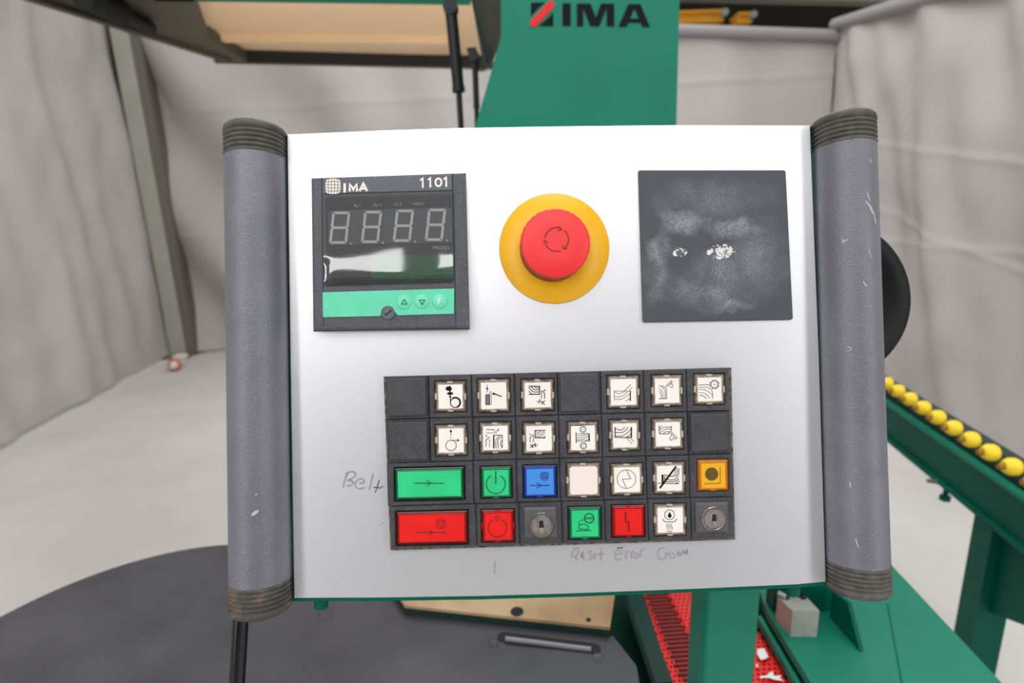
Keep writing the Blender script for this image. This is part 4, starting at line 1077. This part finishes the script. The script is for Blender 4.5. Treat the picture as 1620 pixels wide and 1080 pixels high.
LBL = {(0, 1): 'white push button with ink-blotted circle and arrow symbol', (0, 2): 'white push button with filled bar and two arrows symbol', (0, 3): 'white push button with wood grain block above trimming marks',
       (0, 5): 'white push button with wood grain block and slanted cutter above', (0, 6): 'white push button with grain block and tool at upper right', (0, 7): 'white push button with curved grain and toothed cutter in the corner',
       (1, 1): 'white push button with open circle, up arrow and side arrow', (1, 2): 'white push button with grain block beside trimming brackets', (1, 3): 'white push button with grain block at upper right and star marks below',
       (1, 4): 'white push button with toothed cutters above and below a grain block', (1, 5): 'white push button with grain block and slanted cutter below', (1, 6): 'white push button with grain block and tool at lower right',
       (2, 0): 'wide green push button with arrow', (2, 2): 'green push button with power symbol', (2, 3): 'blue push button with arrow and spiral', (2, 4): 'plain white push button without symbol',
       (2, 5): 'white push button with lightning bolt in a circle', (2, 6): 'white push button with crossed-out heated block symbol', (2, 7): 'amber push button with dark dot', (3, 0): 'wide red push button with arrow and circled triangle',
       (3, 2): 'red push button with broken circle symbol', (3, 4): 'green push button with bell and barred circle', (3, 5): 'red push button with stepped line', (3, 6): 'white push button with drop in circle above dish'}
colr = {'w': ('key_white', 'lens_clear', 'lens_lip', 'ink'), 'g': ('key_green', 'lens_green', 'lip_green', 'ink_green'), 'r': ('key_red', 'lens_red', 'lip_red', 'ink_red'),
        'b': ('key_blue', 'lens_blue', 'lip_blue', 'ink_blue'), 'a': ('key_amber', 'lens_amber', 'lip_amber', 'ink_olive'), 'p': ('key_blank', 'lens_clear', 'lens_lip', 'ink')}
layout = {(2, 0): 'g', (2, 2): 'g', (2, 3): 'b', (2, 4): 'p', (2, 7): 'a', (3, 0): 'r', (3, 2): 'r', (3, 4): 'g', (3, 5): 'r'}
# pixel rectangles of the legends, measured (left, top, right, bottom)
LG = {(0, 1): (693.5, 608.3, 731.3, 645.5), (0, 2): (761, 605, 800.5, 646), (0, 3): (830, 605, 870.5, 644), (0, 5): (966, 599.5, 1005.5, 640), (0, 6): (1036, 598.5, 1073.5, 636.8), (0, 7): (1103.5, 597, 1140.5, 634),
      (1, 1): (694, 677.5, 733, 715), (1, 2): (764, 673.5, 802.5, 711), (1, 3): (832.5, 673.5, 872, 712.5), (1, 4): (903, 672.5, 940.5, 711), (1, 5): (969.5, 669.5, 1006.5, 707), (1, 6): (1037, 667.5, 1075, 705),
      (2, 0): (629.5, 744.8, 728.5, 784.5), (2, 2): (765.5, 743.3, 804, 782.3), (2, 3): (833, 741.5, 875, 781), (2, 4): (901.5, 737.8, 944, 780.8), (2, 5): (971.5, 738.8, 1011.5, 777.5), (2, 6): (1039, 736.3, 1078, 775.5), (2, 7): (1109, 732.5, 1146.5, 770.5),
      (3, 0): (632, 814, 734, 855), (3, 2): (767, 811.5, 808, 851.8), (3, 4): (904.5, 807, 945.5, 847.5), (3, 5): (973, 804.5, 1014.5, 844), (3, 6): (1040, 802.5, 1079.5, 841.5)}
for r in range(4):
    c = 0
    while c < 8:
        n = 2 if (r in (2, 3) and c == 0) else 1
        q = cell(r, c, n); q = shrink(q, .35, .35, .35, .35)
        zt = HK + random.uniform(-.0002, .0002)
        if (r, c) in ((0, 0), (0, 4), (1, 0), (1, 7)):
            b_ = MB(); b_.prism(qpl(q, zt - .0012), .0003, zt - .0012, .0005)
            b_.prism(qpl(shrink(q, 3.6, 3.6, 4, 4.6), zt), zt - .002, zt + .0006, .0007, 2)
            o = b_.build('blank_cover', 'module', panel)
        elif (r, c) in ((3, 3), (3, 7)):
            b_ = MB(); b_.prism(qpl(q, zt), .0003, zt, .0007)
            ks = b_.build('key_switch', 'module', panel)
            ks['label'] = 'black key switch module with round chrome lock, ' + ('in the middle of the bottom row' if c == 3 else 'at the right end of the bottom row')
            pad = shrink(q, 7.5, 8, 8, 10)
            MB().prism(qpl(pad, zt + .0015), zt - .0002, zt + .0018, .0012).build('switch_pad', 'switch_pad', ks)
            cx, cy = ((856.5, 830.6), (1129.8, 820.5))[c == 7]
            zp = zt + .0018; k = pl(cx, cy, zp + .001); Rr = 20.2 * SC * .97 if c == 3 else 19.6 * SC * .97
            MB().lathe([(Rr, 0), (Rr, .0014), (Rr * .95, .0020), (Rr * .86, .0020), (Rr * .82, .0014), (Rr * .80, .0004)], (k.x, k.y, zp), (0, 0, 1), 56, False, False).build('lock_ring', 'chrome', ks)
            MB().lathe([(Rr * .80, 0), (Rr * .80, .0009), (Rr * .76, .0013), (Rr * .3, .0013)], (k.x, k.y, zp), (0, 0, 1), 56, False).build('lock_face', 'lock_face', ks)
            zf = zp + .00135
            MB().flat([(k.x + .0016 * math.cos(a), k.y - .0006 + .0022 * math.sin(a)) for a in [i * math.pi / 8 for i in range(16)]], zf).build('key_recess', 'chrome', ks)
            MB().flat([(k.x - .00115, k.y - .0018), (k.x + .00115, k.y - .0018), (k.x + .00115, k.y + .0028), (k.x - .00115, k.y + .0028)], zf + .0001).build('keyhole', 'black', ks)
            MB().prism([(k.x - .0011, k.y - .0043), (k.x + .0011, k.y - .0043), (k.x + .0011, k.y - .0014), (k.x - .0011, k.y - .0014)], zf, zf + .0005, .0002).build('shutter', 'brass', ks)
        else:
            legend_m, lens_m, lip_m, ink_m = colr[layout.get((r, c), 'w')]
            x0, y0, x1, y1 = LG[r, c]
            # opening around the legend; leaning with the row
            slope = -.026
            def quad(mx, my, mb2):
                w2 = (x1 - x0) / 2
                return [(x0 - mx, y0 - my + .026 * w2), (x1 + mx, y0 - my - .026 * w2), (x1 + mx + .8, y1 + mb2 - .026 * w2), (x0 - mx + .8, y1 + mb2 + .026 * w2)]
            mW = {'w': 6.2}.get(layout.get((r, c), 'w'), 6.0)
            opn = quad(6.4, 6.6, 6.6)
            if n == 2: opn = quad(7.0, 7.0, 8.0)
            b_ = MB(); b_.frame(qpl(q, zt), qpl(opn, zt), .0003, zt, .0006, .0005)
            key = b_.build('push_button', 'module', panel); key['label'] = LBL[r, c]
            MB().prism(qpl(inset_px := quad(7, 7, 7) if n == 1 else quad(7.5, 7.5, 8.5), zt * .5), .0003, zt - .0022).build('well', 'black', key)
            o1 = quad(5.4, 5.6, 5.4) if n == 1 else quad(5.0, 5.0, 6.0); i1 = quad(2.6, 2.8, 2.6) if n == 1 else quad(2.2, 2.2, 2.2)
            MB().frame(qpl(o1, zt), qpl(i1, zt), .001, zt + .0001, .0005, .0002).build('lens', lens_m, key)
            i2 = quad(.4, .4, .4)
            MB().frame(qpl(quad(2.9, 3.1, 2.9) if n == 1 else quad(2.3, 2.3, 2.3), zt), qpl(i2, zt), .001, zt + .0005, .0003, .0003).build('lens_lip', lip_m, key)
            if (r, c) == (2, 4):
                cs = quad(.6, .6, .6); P = qpl(cs, zt)
                rr_ = []
                for kx in range(4):
                    a_, b2_, c2_ = P[kx - 1], P[kx], P[(kx + 1) % 4]
                    rr_ += [b2_ + (a_ - b2_).normalized() * .0016, b2_ + (a_ - b2_).normalized() * .0004 + (c2_ - b2_).normalized() * .0004, b2_ + (c2_ - b2_).normalized() * .0016]
                MB().prism(rr_, .001, zt + .0007).build('legend', legend_m, key)
            else:
                MB().prism(qpl(quad(.3, .3, .3), zt), .001, zt + .0003).build('legend', legend_m, key)
            if n == 1:
                tb = MB(); cxm, cym = (x0 + x1) / 2, (y0 + y1) / 2
                for (ax2, ay2, bx2, by2) in [t for k9, t in enumerate(((x0 - 5.6, cym - 5, x0 - 2.4, cym + 5), (x1 + 2.8, cym - 5, x1 + 6, cym + 5), (cxm - 5, y0 - 5.6, cxm + 4, y0 - 2.6), (cxm - 4, y1 + 2.8, cxm + 5, y1 + 5.4))) if legend_m in ('key_white', 'key_blank') or k9 > 1 or (r, c) == (3, 2)]:
                    tb.prism([pl(*p, zt) for p in ((ax2, ay2), (bx2, ay2), (bx2, by2), (ax2, by2))], .001, zt + .0004, .0002)
                tb.build('lens_clip', 'tab' if legend_m in ('key_white', 'key_blank') else lip_m, key)
            if (r, c) in SY:
                tr, s_, strokes = SY[r, c]; b_ = MB(); hz = zt + .00045; grey = None
                for (kind, P, w_) in strokes:
                    Q = spline(P) if kind == 's' else P
                    Q = [pl(*tr(*p), hz) for p in Q]
                    if kind == 'f' and w_ == -1:
                        grey = MB(); grey.flat(Q, hz - .0001)
                    elif kind == 'f': b_.flat(Q, hz)
                    else: b_.ribbon(Q, w_ / s_ * SC * 1.12, hz, kind == 'c')
                b_.build('symbol', ink_m, key)
                if grey: grey.build('symbol_fill', 'ink_grey', key)
        c += n

# ---- handwriting in felt pen
def writing(tr, s_, strokes, m, w_, name):
    b_ = MB()
    for st in strokes:
        Q = [pl(*tr(*p), .0001) for p in (spline(st) if len(st) > 2 else st)]
        b_.ribbon(Q, w_ / s_ * SC, .0001)
    return b_.build(name, m, panel)
TB = lambda x, y: (520 + x / 6.75, 720 + y / 6.75)
writing(TB, 6.75, [[(152, 348), (180, 240), (205, 195)], [(178, 205), (230, 175), (275, 180), (288, 205), (255, 245), (200, 268)], [(205, 268), (250, 275), (262, 300), (235, 320), (195, 328)],
                   [(325, 298), (375, 290), (372, 262), (330, 250), (290, 290), (290, 340), (330, 358), (388, 345)], [(476, 195), (455, 280), (434, 368)]], 'pencil', 19, 'handwritten_word')
writing(TB, 6.75, [[(540, 262), (520, 330), (496, 400)], [(478, 342), (520, 345), (556, 352)], [(556, 350), (580, 328)]], 'pencil_dark', 14, 'handwritten_stroke')
T3 = lambda x, y: (890 + x / 7.364, 855 + y / 7.364)
writing(T3, 7.364, [[(110, 210), (112, 150), (135, 105), (175, 90), (188, 115), (170, 160), (140, 195)], [(145, 190), (165, 215), (180, 205)], [(215, 160), (240, 140), (240, 180), (215, 175), (235, 205), (260, 215)],
                    [(345, 130), (310, 130), (300, 150), (335, 180), (335, 205), (305, 230)], [(350, 170), (385, 160), (370, 200), (385, 228)], [(452, 85), (448, 230)], [(400, 160), (492, 155)]], 'pencil', 26, 'handwritten_word')
writing(T3, 7.364, [[(690, 130), (625, 115), (612, 200), (640, 222), (690, 205)], [(620, 165), (705, 145)], [(740, 220), (740, 140), (775, 130)], [(800, 205), (805, 140), (835, 130)], [(850, 140), (830, 180), (860, 210), (885, 180), (860, 140)], [(912, 190), (910, 120), (965, 100)]], 'pencil', 22, 'handwritten_word')
writing(T3, 7.364, [[(1180, 85), (1130, 100), (1105, 150), (1130, 205), (1175, 215), (1205, 180), (1200, 155), (1240, 140)], [(1260, 140), (1240, 175), (1275, 205), (1305, 175), (1280, 135)], [(1340, 185), (1345, 130), (1375, 170), (1400, 115), (1425, 155), (1450, 110), (1455, 165)]], 'pencil', 23, 'handwritten_word')
writing(T3, 7.364, [[(635, 86), (702, 82)]], 'ink_grey', 18, 'handwritten_stroke')
writing(TB, 6.75, [[(540, 752), (575, 725), (610, 712)]], 'pencil', 4, 'pen_mark')
writing(lambda x, y: (760 + x / 3.24, 880 + y / 3.24), 3.24, [[(78, 25), (72, 60), (75, 90)]], 'pencil_dark', 2.5, 'pen_mark')

# ---- dark rod under the left handle
ra, rb2 = onplane(379, 990, _o + _n * -.02, _n), onplane(375, 1084, _o + _n * -.02, _n)
ra = onplane(382, 960, _o + _n * -.02, _n)
rdir = (rb2 - ra).normalized(); t_ = (ZT - ra.z) / rdir.z
rend = ra + rdir * t_
rd = tag(empty('steel_rod', rend), 'polished dark steel rod rising from the table to the left handle', 'rod')
rl = MB().lathe([(.0048, 0), (.0048, (rend - ra).length)], ra - rend, rend - ra, 24).build('shaft', 'rod', rd)
MB().lathe([(.009, 0), (.009, .006), (.006, .008)], (0, 0, 0), (0, 0, 1), 24).build('socket', 'dark', rd)

# fluorescent fixtures high behind the camera (the room's own lamps, mirrored in the display window)
def fixture(cx, ln, label):
    e_ = tag(empty('panel_light', (cx, -2.6, 2.79)), label, 'lamp')
    MB().box((0, -.03, .0), (ln + .06, .05, .20)).build('tray', 'offwhite', e_)
    g_ = bpy.data.materials.get('lamp_glow') or mat('lamp_glow', (255, 255, 255), .5, emit=11.0)
    MB().box((0, .0, 0), (ln, .012, .125)).build('diffuser', g_, e_)
    for sx in (-.3, .3): MB().cyl((sx, -.03, .1), (sx, -.03, 2.2), .006, 8).build('hanger', 'dark', e_)
fixture(-1.0, .88, 'suspended light panel behind the camera, left')
fixture(0.05, .80, 'suspended light panel behind the camera, right')
# added warm fill spot, unseen behind the control panel, brightens the hood lining
wl_ = bpy.data.lights.new('hood_fill_spot', 'SPOT'); wl_.energy = 50; wl_.color = (1, .9, .78); wl_.spot_size = 1.25; wl_.spot_blend = .6; wl_.shadow_soft_size = .05
wo = bpy.data.objects.new('hood_fill_spot', wl_); COL.objects.link(wo)
wp = V(600, 420, 1.3); wo.location = wp
wo.rotation_euler = (GH(600, 45) - wp).to_track_quat('-Z', 'Y').to_euler()
